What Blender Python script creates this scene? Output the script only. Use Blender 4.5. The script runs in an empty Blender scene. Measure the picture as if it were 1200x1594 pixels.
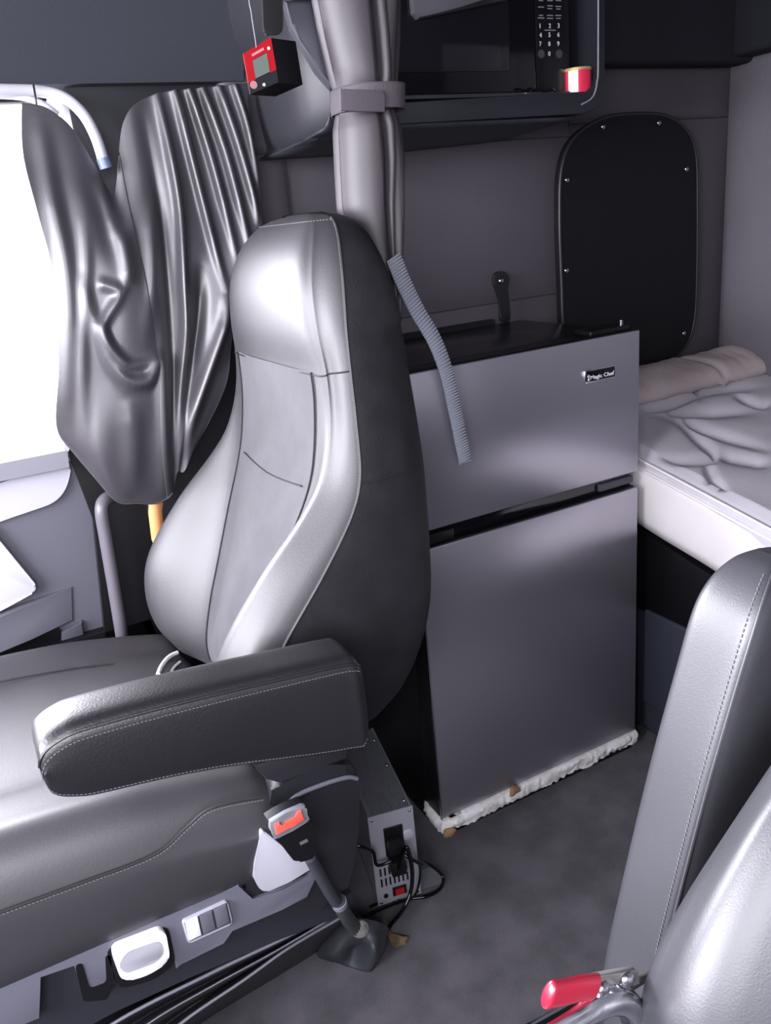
import bpy, bmesh, math, random
import numpy as np
from mathutils import Vector, Matrix, noise
random.seed(4)
sc = bpy.context.scene
COL = sc.collection
PI = math.pi
# ------------------------------------------------------------------ camera
F = 1267.67                                  # focal length in pixels of the 1200 x 1594 frame
YAW, PIT, ROL = math.radians(26.4258), math.radians(19.5698), math.radians(-5.6553)
CAM = Vector((-0.58352, -1.06714, 1.08498))
fwd = Vector((math.sin(YAW)*math.cos(PIT), math.cos(YAW)*math.cos(PIT), -math.sin(PIT)))
r0 = Vector((math.cos(YAW), -math.sin(YAW), 0)); u0 = r0.cross(fwd)
rgt = math.cos(ROL)*r0 + math.sin(ROL)*u0; upv = -math.sin(ROL)*r0 + math.cos(ROL)*u0
cd = bpy.data.cameras.new('camera'); cam = bpy.data.objects.new('camera', cd); COL.objects.link(cam)
cd.sensor_fit = 'VERTICAL'; cd.sensor_height = 36; cd.lens = 36*F/1594; cd.clip_start = 0.02
M3 = Matrix((rgt, upv, -fwd)).transposed()
cam.matrix_world = Matrix.Translation(CAM) @ M3.to_4x4()
sc.camera = cam
# ------------------------------------------------------------------ light
sc.view_settings.view_transform = 'Standard'; sc.view_settings.look = 'None'
sc.view_settings.gamma = 1; sc.view_settings.use_curve_mapping = False
sc.view_settings.exposure = 0.85
w = bpy.data.worlds.new('World'); sc.world = w; w.use_nodes = True
w.node_tree.nodes['Background'].inputs[0].default_value = (0.90, 0.90, 1.0, 1)
w.node_tree.nodes['Background'].inputs[1].default_value = 2.2
def area(name, loc, target, sx, sy, power, col=(0.93, 0.92, 1.0)):
    l = bpy.data.lights.new(name, 'AREA'); l.shape = 'RECTANGLE'; l.size = sx; l.size_y = sy
    l.energy = power; l.color = col
    o = bpy.data.objects.new(name, l); COL.objects.link(o); o.location = loc
    o.rotation_euler = (Vector(target)-Vector(loc)).to_track_quat('-Z', 'Y').to_euler()
    return o
area('windshield_daylight', (-1.95, -0.55, 1.35), (0.0, -0.4, 0.7), 1.7, 0.8, 75)
area('driver_window_daylight', (-1.0, -1.72, 1.25), (-0.2, 0.0, 0.7), 0.9, 0.6, 18)
area('passenger_window_daylight', (-0.95, 0.62, 1.15), (-0.5, -0.6, 0.7), 0.8, 0.5, 30)

# ------------------------------------------------------------------ helpers
def px(x, y, axis, val):
    """point of the plane axis=val that the photograph shows at pixel x, y"""
    d = fwd + (x-600)/F*rgt - (y-797)/F*upv
    return CAM + d*((val-CAM[axis])/d[axis])
def rnd(pts, r=8, n=5):
    '''round the corners of a photo-space polygon by r pixels'''
    out = []; m = len(pts)
    for i in range(m):
        a, b, c = Vector(pts[i-1]), Vector(pts[i]), Vector(pts[(i+1) % m])
        u, v = (a-b), (c-b); q = min(r, u.length*0.45, v.length*0.45); p0 = b+u.normalized()*q; p1 = b+v.normalized()*q
        for k in range(n+1):
            t = k/n; w_ = p0*(1-t)**2+b*2*t*(1-t)+p1*t*t; out.append((w_.x, w_.y))
    return out
def PY(pts, val): return [px(x, y, 1, val) for x, y in pts]
def cr(P, n=8, closed=False):
    P = [Vector(p) for p in P]; out = []; m = len(P)
    rng = range(m) if closed else range(m-1)
    for i in rng:
        if closed: a, b, c, d = P[(i-1) % m], P[i], P[(i+1) % m], P[(i+2) % m]
        else: a, b, c, d = P[max(i-1, 0)], P[i], P[i+1], P[min(i+2, m-1)]
        for k in range(n):
            t = k/n
            out.append(0.5*((2*b)+(c-a)*t+(2*a-5*b+4*c-d)*t*t+(3*b-a-3*c+d)*t**3))
    if not closed: out.append(P[-1])
    return out
def interp(tab, z):
    """smooth cubic lookup of rows (key, v1, v2...)"""
    n = len(tab); i = 0
    while i < n-2 and z > tab[i+1][0]: i += 1
    h = tab[i+1][0]-tab[i][0]; t = max(0, min(1, (z-tab[i][0])/h)); out = []
    def sl(j, k):
        if j == 0 or j == n-1: return 0 if j else (tab[1][k]-tab[0][k])/(tab[1][0]-tab[0][0])
        return (tab[j+1][k]-tab[j-1][k])/(tab[j+1][0]-tab[j-1][0])
    for k in range(1, len(tab[i])):
        a, b = tab[i][k], tab[i+1][k]; m0, m1 = sl(i, k)*h, sl(i+1, k)*h
        out.append((2*t**3-3*t*t+1)*a+(t**3-2*t*t+t)*m0+(3*t*t-2*t**3)*b+(t**3-t*t)*m1)
    return out
def link(name, me, mat, parent=None, smooth=35):
    for m in (mat if isinstance(mat, (list, tuple)) else [mat]): me.materials.append(m)
    o = bpy.data.objects.new(name, me); COL.objects.link(o)
    if smooth is not None:
        for p in me.polygons: p.use_smooth = True
        me.set_sharp_from_angle(angle=math.radians(smooth))
    if parent is not None:
        o.parent = parent
        base = parent['_b'] if '_b' in parent.keys() else (0, 0, 0)
        me.transform(Matrix.Translation(-Vector(base)))
        o['_b'] = list(base)
    else:
        lo = [min(v.co[k] for v in me.vertices) for k in range(3)]
        hi = [max(v.co[k] for v in me.vertices) for k in range(3)]
        b = ((lo[0]+hi[0])/2, (lo[1]+hi[1])/2, lo[2])
        me.transform(Matrix.Translation(-Vector(b))); o.location = b; o['_b'] = list(b)
    return o
def from_bm(name, bm, mat, parent=None, smooth=35, recalc=True):
    if recalc: bmesh.ops.recalc_face_normals(bm, faces=bm.faces)
    me = bpy.data.meshes.new(name); bm.to_mesh(me); bm.free()
    return link(name, me, mat, parent, smooth)
def thing(name, label, cat, base, group=None):
    o = bpy.data.objects.new(name, None); COL.objects.link(o); o.location = base; o['_b'] = list(base)
    o.empty_display_size = 0.05
    o['label'] = label; o['category'] = cat
    if group: o['group'] = group
    return o
def tag(o, label, cat, group=None):
    o['label'] = label; o['category'] = cat
    if group: o['group'] = group
    return o
def struct(o): o['kind'] = 'structure'; return o
def box_bm(bm, lo, hi, bev=0.0, seg=2):
    r = bmesh.ops.create_cube(bm, size=1)['verts']
    for v in r: v.co = Vector([lo[k]+(v.co[k]+0.5)*(hi[k]-lo[k]) for k in range(3)])
    if bev:
        es = list({e for v in r for e in v.link_edges})
        bmesh.ops.bevel(bm, geom=es, offset=bev, segments=seg, affect='EDGES', profile=0.5)
def box(name, lo, hi, mat, parent=None, bev=0.003, seg=2):
    bm = bmesh.new(); box_bm(bm, lo, hi, bev, seg); return from_bm(name, bm, mat, parent)
def prism_bm(bm, pts, vec, bev=0.0, seg=2, front_only=False):
    vec = Vector(vec)
    a = [bm.verts.new(p) for p in pts]; b = [bm.verts.new(Vector(p)+vec) for p in pts]
    f1 = bm.faces.new(a); f2 = bm.faces.new(list(reversed(b))); n = len(a)
    for i in range(n): bm.faces.new((a[i], b[i], b[(i+1) % n], a[(i+1) % n]))
    if bev:
        es = set(f1.edges) if front_only else set(f1.edges) | set(f2.edges)
        bmesh.ops.bevel(bm, geom=list(es), offset=bev, segments=seg, affect='EDGES', profile=0.5)
def prism(name, pts, vec, mat, parent=None, bev=0.0, seg=2, front_only=True):
    bm = bmesh.new(); prism_bm(bm, pts, vec, bev, seg, front_only); return from_bm(name, bm, mat, parent)
def tube_bm(bm, pts, r, n=10, sx=1.0, closed=False):
    """tube; r number or list"""
    pts = [Vector(p) for p in pts]; m = len(pts); rings = []
    up = Vector((0, 0, 1))
    t0 = (pts[1]-pts[0]).normalized()
    if abs(t0.z) > 0.9: up = Vector((1, 0, 0))
    s = t0.cross(up).normalized()
    for i in range(m):
        t = (pts[min(i+1, m-1)]-pts[max(i-1, 0)]).normalized()
        s = (s - t*s.dot(t)).normalized(); q = t.cross(s)
        rr = r[i] if isinstance(r, (list, tuple)) else r
        rings.append([bm.verts.new(pts[i]+rr*(math.cos(2*PI*k/n)*s*sx+math.sin(2*PI*k/n)*q)) for k in range(n)])
    for i in range(m-1):
        for k in range(n): bm.faces.new((rings[i][k], rings[i][(k+1) % n], rings[i+1][(k+1) % n], rings[i+1][k]))
    bm.faces.new(rings[0][::-1]); bm.faces.new(rings[-1])
def tube(name, pts, r, mat, parent=None, n=10, smooth_n=6, sx=1.0):
    bm = bmesh.new(); tube_bm(bm, cr(pts, smooth_n) if smooth_n else pts, r, n, sx)
    return from_bm(name, bm, mat, parent, 50)
def stitch(pts, mat, parent, r=0.0007, step=0.006, name='stitching', duty=0.62):
    """a dashed row of thread along a polyline"""
    P = cr(pts, 8); bm = bmesh.new(); acc = 0; seg = []
    L = [0]
    for a, b in zip(P, P[1:]): L.append(L[-1]+(b-a).length)
    def at(s):
        for i in range(len(P)-1):
            if L[i+1] >= s: return P[i].lerp(P[i+1], (s-L[i])/max(1e-9, L[i+1]-L[i]))
        return P[-1]
    s = 0
    while s+step*duty < L[-1]:
        tube_bm(bm, [at(s), at(s+step*duty*0.5), at(s+step*duty)], r, 5); s += step
    return from_bm(name, bm, mat, parent, 60)
def grid(name, rows, mat, parent=None, thick=0.0, closed_u=False, smooth=80, cap=False):
    bm = bmesh.new(); V = [[bm.verts.new(p) for p in r] for r in rows]; n = len(rows[0])
    for i in range(len(V)-1):
        for k in range(n if closed_u else n-1):
            bm.faces.new((V[i][k], V[i][(k+1) % n], V[i+1][(k+1) % n], V[i+1][k]))
    if cap: bm.faces.new(V[0][::-1]); bm.faces.new(V[-1])
    o = from_bm(name, bm, mat, parent, smooth)
    if thick:
        md = o.modifiers.new('solid', 'SOLIDIFY'); md.thickness = thick; md.offset = 0
    return o
def bigrid(ctrl, nu, nv):
    """Catmull-Rom surface through a grid of control points"""
    rows = [cr(r, nu) for r in ctrl]; cols = []
    for k in range(len(rows[0])): cols.append(cr([r[k] for r in rows], nv))
    return [[cols[k][i] for k in range(len(cols))] for i in range(len(cols[0]))]
def disc_bm(bm, c, nrm, r, h, n=24, bev=0):
    c = Vector(c); nrm = Vector(nrm).normalized(); s = nrm.orthogonal().normalized(); q = nrm.cross(s)
    pts = [c+r*(math.cos(2*PI*k/n)*s+math.sin(2*PI*k/n)*q) for k in range(n)]
    prism_bm(bm, pts, nrm*h, 0)
    if bev: pass
def disc(name, c, nrm, r, h, mat, parent=None, n=24):
    bm = bmesh.new(); disc_bm(bm, c, nrm, r, h, n); return from_bm(name, bm, mat, parent)
def dome_bm(bm, c, nrm, r, h, n=20, m=5):
    c = Vector(c); nrm = Vector(nrm).normalized(); s = nrm.orthogonal().normalized(); q = nrm.cross(s); rings = []
    for j in range(m):
        a = j/m*PI/2
        rings.append([bm.verts.new(c+nrm*h*math.sin(a)+r*math.cos(a)*(math.cos(2*PI*k/n)*s+math.sin(2*PI*k/n)*q)) for k in range(n)])
    t = bm.verts.new(c+nrm*h)
    for j in range(m-1):
        for k in range(n): bm.faces.new((rings[j][k], rings[j][(k+1) % n], rings[j+1][(k+1) % n], rings[j+1][k]))
    for k in range(n): bm.faces.new((rings[-1][k], rings[-1][(k+1) % n], t))
    bm.faces.new(rings[0][::-1])
def text_part(name, body, origin, xdir, ydir, height, mat, parent, depth=0.0004, width=None):
    cu = bpy.data.curves.new(name, 'FONT'); cu.body = body; cu.size = 1; cu.extrude = 0.001; cu.offset = 0.012
    ob = bpy.data.objects.new('tmp', cu); COL.objects.link(ob)
    me = bpy.data.meshes.new_from_object(ob.evaluated_get(bpy.context.evaluated_depsgraph_get()))
    bpy.data.objects.remove(ob); me.name = name
    xs = [v.co.x for v in me.vertices]; ys = [v.co.y for v in me.vertices]
    s = height/(max(ys)-min(ys)); sx = s if width is None else width/(max(xs)-min(xs))
    X = Vector(xdir).normalized(); Y = Vector(ydir).normalized(); Z = X.cross(Y)
    for v in me.vertices:
        v.co = Vector(origin)+X*(v.co.x-min(xs))*sx+Y*(v.co.y-min(ys))*s+Z*v.co.z*0.3
    return link(name, me, mat, parent, 30)

# ------------------------------------------------------------------ materials
def lin(r, g, b):
    f = lambda c: (c/255/12.92) if c/255 <= 0.04045 else ((c/255+0.055)/1.055)**2.4
    return (f(r), f(g), f(b), 1)
def mat(name, rgb, rough=0.5, metal=0.0, spec=0.5, bump=None, var=None, aniso=0.0, sheen=0.0, coat=0.0, stretch=None):
    m = bpy.data.materials.new(name); m.use_nodes = True; nt = m.node_tree; b = nt.nodes['Principled BSDF']
    c = lin(*rgb); b.inputs['Base Color'].default_value = c
    b.inputs['Roughness'].default_value = rough; b.inputs['Metallic'].default_value = metal
    b.inputs['Specular IOR Level'].default_value = spec
    if aniso: b.inputs['Anisotropic'].default_value = aniso
    if sheen: b.inputs['Sheen Weight'].default_value = sheen
    if coat: b.inputs['Coat Weight'].default_value = coat
    tc = nt.nodes.new('ShaderNodeTexCoord')
    src = tc.outputs['Object']
    if stretch:
        mp = nt.nodes.new('ShaderNodeMapping'); mp.inputs['Scale'].default_value = stretch
        nt.links.new(src, mp.inputs[0]); src = mp.outputs[0]
    if bump:
        kind, scale, dist = bump
        if kind == 'noise':
            t = nt.nodes.new('ShaderNodeTexNoise'); t.inputs['Scale'].default_value = scale; t.inputs['Detail'].default_value = 4; out = t.outputs[0]
        elif kind == 'voronoi':
            t = nt.nodes.new('ShaderNodeTexVoronoi'); t.inputs['Scale'].default_value = scale; out = t.outputs[0]
        else:
            t = nt.nodes.new('ShaderNodeTexWave'); t.inputs['Scale'].default_value = scale; out = t.outputs[1]
        nt.links.new(src, t.inputs['Vector'])
        bp = nt.nodes.new('ShaderNodeBump'); bp.inputs['Distance'].default_value = dist; bp.inputs['Strength'].default_value = 0.7
        nt.links.new(out, bp.inputs['Height']); nt.links.new(bp.outputs[0], b.inputs['Normal'])
    if var:
        scale, amt = var
        n = nt.nodes.new('ShaderNodeTexNoise'); n.inputs['Scale'].default_value = scale; n.inputs['Detail'].default_value = 6
        nt.links.new(src, n.inputs['Vector'])
        cr_ = nt.nodes.new('ShaderNodeValToRGB')
        cr_.color_ramp.elements[0].position = 0.35; cr_.color_ramp.elements[1].position = 0.65
        cr_.color_ramp.elements[0].color = (c[0]*(1-amt), c[1]*(1-amt), c[2]*(1-amt), 1)
        cr_.color_ramp.elements[1].color = (min(1, c[0]*(1+amt)), min(1, c[1]*(1+amt)), min(1, c[2]*(1+amt)), 1)
        nt.links.new(n.outputs[0], cr_.inputs[0]); nt.links.new(cr_.outputs[0], b.inputs['Base Color'])
    return m
leather = mat('black_leather', (27, 26, 30), 0.38, spec=0.8, bump=('noise', 420, 0.0004), var=(8, 0.12))
leather_s = mat('worn_black_vinyl', (47, 46, 50), 0.52, spec=0.9, bump=('noise', 360, 0.0002), var=(9, 0.12))
leather_d = mat('driver_leather', (56, 56, 61), 0.42, spec=0.75, bump=('noise', 700, 0.0002), var=(8, 0.08))
seat_fab = mat('grey_seat_fabric', (74, 73, 77), 0.85, spec=0.2, bump=('noise', 700, 0.0004), var=(22, 0.10), sheen=0.2)
side_fab = mat('black_side_vinyl', (28, 27, 31), 0.6, spec=0.35, bump=('noise', 420, 0.0005), var=(30, 0.2))
thread = mat('grey_thread', (98, 97, 103), 0.7)
dthread = mat('dark_seam', (22, 22, 25), 0.7)
curt = mat('black_vinyl_curtain', (56, 54, 59), 0.40, spec=0.7, bump=('noise', 500, 0.0002), var=(10, 0.1))
curt2 = mat('grey_vinyl_curtain', (56, 51, 56), 0.48, spec=0.5, bump=('noise', 500, 0.0002), var=(10, 0.06))
wallm = mat('grey_padded_vinyl', (76, 72, 79), 0.5, spec=0.35, bump=('noise', 350, 0.0004), var=(4, 0.06))
rearm = mat('rear_padded_vinyl', (100, 96, 103), 0.5, spec=0.35, bump=('noise', 120, 0.001), var=(4, 0.06))
darkm = mat('dark_headliner', (34, 35, 41), 0.8, spec=0.2, bump=('noise', 600, 0.0004))
blk = mat('black_plastic', (16, 16, 19), 0.4, spec=0.4, bump=('noise', 500, 0.0001))
blkg = mat('gloss_black', (10, 10, 13), 0.12, spec=0.5)
dplas = mat('dark_grey_plastic', (33, 33, 38), 0.45, spec=0.45, bump=('noise', 700, 0.0002))
gplas = mat('grey_plastic', (92, 92, 102), 0.5, spec=0.4, bump=('noise', 700, 0.0002))
mplas = mat('mid_grey_plastic', (70, 70, 79), 0.5, spec=0.4, bump=('noise', 700, 0.0002))
lplas = mat('light_grey_plastic', (168, 168, 178), 0.4, spec=0.4)
wplas = mat('white_plastic', (232, 230, 238), 0.4)
steel = mat('brushed_steel', (176, 174, 184), 0.34, metal=0.84, aniso=0.6, bump=('noise', 60, 0.00004), stretch=(1, 1, 30))
steel_e = mat('steel_edge', (190, 190, 198), 0.25, metal=1.0)
chrome = mat('chrome', (225, 226, 232), 0.12, metal=1.0)
zinc = mat('zinc_plate', (190, 188, 182), 0.32, metal=0.9, bump=('noise', 90, 0.0005))
alu = mat('anodised_aluminium', (140, 142, 150), 0.42, metal=0.45, bump=('noise', 300, 0.0001))
alu_l = mat('light_aluminium_face', (168, 168, 178), 0.45, metal=0.3)
carpet = mat('charcoal_carpet', (80, 77, 84), 0.95, spec=0.1, bump=('noise', 500, 0.003), var=(16, 0.3), sheen=0.3)
rubber = mat('dark_rubber', (50, 52, 58), 0.5, spec=0.4, bump=('noise', 100, 0.0005), var=(14, 0.15))
redp = mat('red_plastic', (165, 24, 34), 0.35)
redv = mat('red_vinyl_grip', (160, 26, 50), 0.3, coat=0.3)
orange = mat('orange_red_plastic', (232, 92, 78), 0.45)
webo = mat('orange_webbing', (222, 150, 96), 0.7, bump=('noise', 400, 0.0004))
webg = mat('grey_webbing', (112, 116, 128), 0.6, spec=0.5)
velc = mat('brown_grey_velcro', (78, 72, 78), 0.9, bump=('noise', 500, 0.001))
foam = mat('crumpled_white_foil', (250, 244, 240), 0.42, spec=0.6, bump=('noise', 60, 0.004), var=(40, 0.16))
card = mat('torn_brown_cardboard', (150, 118, 88), 0.85, bump=('noise', 80, 0.002), var=(30, 0.25))
quilt = mat('grey_quilted_fabric', (206, 202, 210), 0.85, spec=0.2, bump=('noise', 300, 0.0008), var=(5, 0.05))
quilt_b = mat('cream_mattress_border', (240, 234, 236), 0.8, spec=0.2, bump=('noise', 220, 0.0008), var=(5, 0.05))
screen = mat('lcd_screen', (104, 112, 104), 0.25)
tincan = mat('red_tin', (206, 44, 74), 0.3, coat=0.4)
gold = mat('gold_rim', (222, 196, 130), 0.3, metal=0.6)
cream = mat('cream_label', (236, 222, 214), 0.4)
ink = mat('white_print', (190, 190, 200), 0.6)
glassm = bpy.data.materials.new('window_glass'); glassm.use_nodes = True
_n = glassm.node_tree; _n.nodes.clear(); _o = _n.nodes.new('ShaderNodeOutputMaterial')
_t = _n.nodes.new('ShaderNodeBsdfTransparent'); _g = _n.nodes.new('ShaderNodeBsdfGlossy'); _g.inputs['Roughness'].default_value = 0.02
_mx = _n.nodes.new('ShaderNodeMixShader'); _f = _n.nodes.new('ShaderNodeFresnel'); _f.inputs[0].default_value = 1.3
_n.links.new(_f.outputs[0], _mx.inputs[0]); _n.links.new(_t.outputs[0], _mx.inputs[1]); _n.links.new(_g.outputs[0], _mx.inputs[2]); _n.links.new(_mx.outputs[0], _o.inputs[0])
# microwave door: dark glass; can label: red with a cream band is built as parts

# ------------------------------------------------------------------ the cab shell
WY = 0.36                                            # face of the sleeper's passenger-side wall
def panel(name, lo, hi, m, bev=0.0): return struct(box(name, lo, hi, m, None, bev))
panel('floor', (-1.75, -1.6, -0.04), (1.2, 0.5, 0.0), carpet)
panel('ceiling', (-1.75, -1.6, 1.72), (1.2, 0.5, 1.76), darkm)
panel('wall_rear', (1.10, -1.6, 0), (1.16, 0.5, 1.72), rearm)
panel('wall_side', (-0.10, WY+0.012, 0), (1.10, 0.46, 1.72), dplas)
# wall_driver with an opening for the driver's window
bm = bmesh.new()
box_bm(bm, (-1.75, -1.60, 0), (1.10, -1.54, 0.88)); box_bm(bm, (-1.75, -1.60, 1.52), (1.10, -1.54, 1.72))
box_bm(bm, (-0.55, -1.60, 0.88), (1.10, -1.54, 1.52)); box_bm(bm, (-1.75, -1.60, 0.88), (-1.5, -1.54, 1.52))
struct(from_bm('wall_driver', bm, mplas))
bm = bmesh.new()
box_bm(bm, (-1.80, -1.60, 0), (-1.75, 0.5, 0.90)); box_bm(bm, (-1.80, -1.60, 1.66), (-1.75, 0.5, 1.72))
struct(from_bm('wall_front', bm, dplas))

# padded quilted panels on the sleeper wall (real puffed geometry, seams between)
def padded(name, x0, x1, z0, z1, y, m, parent, puff=0.009, axis=1, n=18):
    rows = []
    for i in range(n+1):
        r = []
        for k in range(n+1):
            a, b = k/n, i/n
            e = (1-abs(2*a-1)**8)*(1-abs(2*b-1)**8)
            if axis == 1: r.append(Vector((x0+(x1-x0)*a, y-puff*e, z0+(z1-z0)*b)))
            else: r.append(Vector((y-puff*e, x0+(x1-x0)*a, z0+(z1-z0)*b)))
        rows.append(r)
    return grid(name, rows, m, parent)
wp = struct(box('trim_1', (-0.10, WY+0.002, 0.5), (1.10, WY+0.012, 1.40), wallm, None, 0))
for i, (x0, x1, z0, z1) in enumerate([(-0.10, 0.0, 0.9, 1.212), (0.0, 0.63, 0.905, 1.212), (0.0, 0.63, 0.5, 0.905), (0.63, 1.10, 0.5, 1.235), (0.0, 0.63, 1.212, 1.34), (0.63, 1.10, 1.235, 1.34), (-0.1, 0, 1.212, 1.34)]):
    padded('padded_panel', x0, x1, z0, z1, WY+0.003, wallm, wp)
for a, b in (((0.0, 0.5), (0.0, 1.34)), ((0.63, 0.5), (0.63, 1.34)), ((-0.1, 1.212), (0.63, 1.212)), ((0.63, 1.235), (1.10, 1.235)), ((0.0, 0.905), (0.63, 0.905))):
    tube('seam', [Vector((a[0], WY+0.0015, a[1])), Vector((b[0], WY+0.0015, b[1]))], 0.0018, mat('wall_seam', (52, 50, 56), 0.8) if 'wall_seam' not in bpy.data.materials else bpy.data.materials['wall_seam'], wp, 6, 0)
rp = struct(box('trim_2', (1.094, -1.5, 0.5), (1.10, WY, 1.36), rearm, None, 0))
for y0, y1 in ((-0.05, 0.36), (-0.5, -0.05), (-0.95, -0.5)): padded('padded_panel', y0, y1, 0.5, 1.345, 1.094, rearm, rp, 0.014, axis=0)
# dark overhead band above both padded walls
struct(box('trim_3', (0.60, 0.30, 1.335), (1.10, WY+0.01, 1.72), darkm, None, 0.012, 3))
struct(box('trim_4', (1.03, -1.5, 1.345), (1.10, 0.31, 1.72), darkm, None, 0.012, 3))

# passenger door: header, lower door panel, window
struct(prism('trim_5', [Vector(p) for p in ((-1.6, WY+0.09, 1.318), (-1.6, WY-0.01, 1.322), (-1.6, 0.16, 1.72), (-1.6, WY+0.1, 1.72))], (1.54, 0, 0), mat('header_fabric', (50, 52, 59), 0.85, spec=0.2, bump=('noise', 600, 0.0004)), None, 0.0))
win = box('window_1', (-1.5, 0.425, 0.72), (-1.44, 0.45, 1.34), dplas, None, 0.003); struct(win)
box('window_frame', (-1.5, 0.425, 1.31), (-0.36, 0.45, 1.34), dplas, win)
box('pane', (-1.44, 0.436, 0.76), (-0.38, 0.440, 1.31), glassm, win, 0)
door = struct(prism('door_1', PY([(-420, 905), (112, 716), (150, 790), (172, 1040), (178, 1100), (-420, 1330)], 0.42), (0, 0.05, 0), gplas, None, 0.004))
prism('window_ledge', [Vector(p) for p in ((-1.5, 0.47, 0.755), (-1.5, 0.36, 0.775), (-1.5, 0.385, 0.74), (-1.5, 0.47, 0.73))], (1.045, 0, 0), lplas, door, 0.002)
prism('upper_trim', PY(rnd([(-300, 870), (0, 752), (116, 708), (100, 778), (0, 812), (-300, 925)], 34, 8), 0.408), (0, 0.02, 0), mat('pale_door_trim', (176, 174, 186), 0.45), door, 0.004)
prism('pale_patch', PY(rnd([(-200, 800), (-20, 818), (62, 918), (0, 952), (-200, 1040)], 14, 8), 0.40), (0, 0.03, 0), mat('pale_lavender', (206, 204, 220), 0.5), door, 0.004)  # pale lavender patch raised a little from the door skin
prism('armrest_ledge', [px(x, y, 1, 0.386+0.030*max(0, x)/112) for x, y in ((-300, 1080), (0, 962), (50, 940), (112, 914), (114, 966), (50, 995), (0, 1016), (-300, 1144))], (0, 0.035, 0), gplas, door, 0.002, 3)
prism('map_pocket', PY([(-300, 1140), (0, 1014), (90, 975), (96, 985), (94, 1034), (0, 1068), (-300, 1190)], 0.414), (0, 0.01, 0), blk, door, 0.001)
prism('pillar_step', PY([(96, 985), (128, 968), (140, 1045), (96, 1045)], 0.41), (0, 0.02, 0), mplas, door, 0.003)
# b-pillar behind the seat
pl = struct(prism('trim_6', PY([(106, 704), (112, 690), (190, 620), (170, 145), (410, 130), (420, 1500), (215, 1500), (146, 810)], 0.40), (0, 0.06, 0), blk, None, 0))
struct(box('trim_7', (-0.34, 0.372, 0.5), (-0.09, 0.46, 1.33), dplas, None, 0.004))
struct(box('trim_8', (-1.55, 0.40, 0.0), (-0.09, 0.46, 0.42), blk, None, 0.004))
# door grab handle
gh = tag(tube('grab_handle', [px(178, 772, 1, .37), px(164, 778, 1, .35), px(158, 795, 1, .34), px(165, 840, 1, .34), px(182, 940, 1, .34), px(198, 1040, 1, .34), px(208, 1090, 1, .36)], 0.0115, mat('grey_handle', (96, 92, 100), 0.4), None, 14),
         'grey curved grab handle on the door pillar left of the passenger seat', 'grab handle')
bel = thing('seat_belt', 'orange webbing belt strip hanging behind the window curtain beside the backrest', 'seat belt', px(236, 820, 1, .33))
grid('webbing', [[px(232, 770, 1, .335), px(256, 768, 1, .335)], [px(231, 800, 1, .335), px(252, 795, 1, .335)], [px(236, 840, 1, .335), px(256, 832, 1, .335)], [px(262, 900, 1, .335), px(282, 895, 1, .335)]], webo, bel, 0.0015)

# ------------------------------------------------------------------ curtain rail and window curtain
cv = thing('curtain_rail', 'white curved curtain rail above the passenger door window', 'curtain rail', px(90, 150, 1, .33))
tube('rail', [px(-60, 136, 1, .34), px(0, 140, 1, .34), px(60, 142, 1, .34), px(100, 152, 1, .33), px(130, 178, 1, .32), px(150, 215, 1, .31), px(162, 254, 1, .305)], 0.0085, lplas, cv, 12)
tube('upper_rail', [px(-60, 148, 1, .345), px(20, 150, 1, .345), px(64, 160, 1, .335), px(90, 178, 1, .33)], 0.0045, lplas, cv, 10)
tube('end_cap', [px(160, 246, 1, .303), px(166, 262, 1, .303)], 0.010, mat('blue_grey_cap', (90, 104, 128), 0.4), cv, 12, 0)
tube('hook', [px(52, 132, 1, .325), px(55, 150, 1, .32), px(58, 172, 1, .32)], 0.0015, blk, cv, 6)

ridges = []   # (polyline in photo pixels, width px, height m) that sculpt the folds
def seg_d(p, a, b):
    ax, ay = a; bx, by = b; dx, dy = bx-ax, by-ay; t = max(0, min(1, ((p[0]-ax)*dx+(p[1]-ay)*dy)/(dx*dx+dy*dy+1e-9)))
    return math.hypot(p[0]-ax-t*dx, p[1]-ay-t*dy), t
def fold(x, y, R):
    s = 0
    for pts, wd, h in R:
        best = 1e9; bi = 0
        for i in range(len(pts)-1):
            d, t = seg_d((x, y), pts[i], pts[i+1])
            if d < best: best = d; bi = (i+t)/(len(pts)-1)
        if best < wd*3:
            taper = min(1, bi*5+0.25, (1-bi)*5+0.25)
            s += h*taper*math.exp(-(best/wd)**2)
    return s
def proj(P):
    d = Vector(P)-CAM; z = d.dot(fwd); return 600+F*d.dot(rgt)/z, 797-F*d.dot(upv)/z
ctrl_px = [
 [(34, 160), (72, 168), (112, 200), (148, 258), (178, 303), (192, 190), (232, 150), (300, 138), (384, 130)],
 [(36, 240), (82, 250), (122, 275), (158, 312), (186, 345), (208, 280), (246, 240), (306, 225), (392, 215)],
 [(58, 330), (100, 335), (138, 350), (168, 368), (196, 380), (222, 350), (258, 335), (318, 325), (406, 315)],
 [(84, 430), (118, 440), (152, 450), (184, 452), (212, 450), (240, 440), (276, 430), (330, 415), (404, 400)],
 [(92, 560), (128, 570), (162, 580), (194, 580), (226, 572), (258, 562), (284, 550), (318, 530), (366, 500)],
 [(88, 662), (124, 690), (160, 706), (198, 706), (232, 700), (262, 690), (281, 660), (302, 630), (352, 600)],
 [(112, 702), (146, 742), (182, 781), (214, 784), (244, 784), (268, 768), (276, 735), (286, 735), (300, 705)]]
Yc = [[.315]*9, [.31, .31, .305, .305, .30, .305, .305, .305, .30], [.30, .30, .29, .29, .28, .29, .295, .29, .28],
      [.30, .29, .28, .27, .27, .28, .28, .27, .26], [.30, .29, .28, .27, .27, .28, .28, .27, .26], [.31, .30, .28, .28, .28, .28, .28, .275, .27], [.325, .31, .30, .30, .30, .30, .29, .285, .28]]
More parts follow.
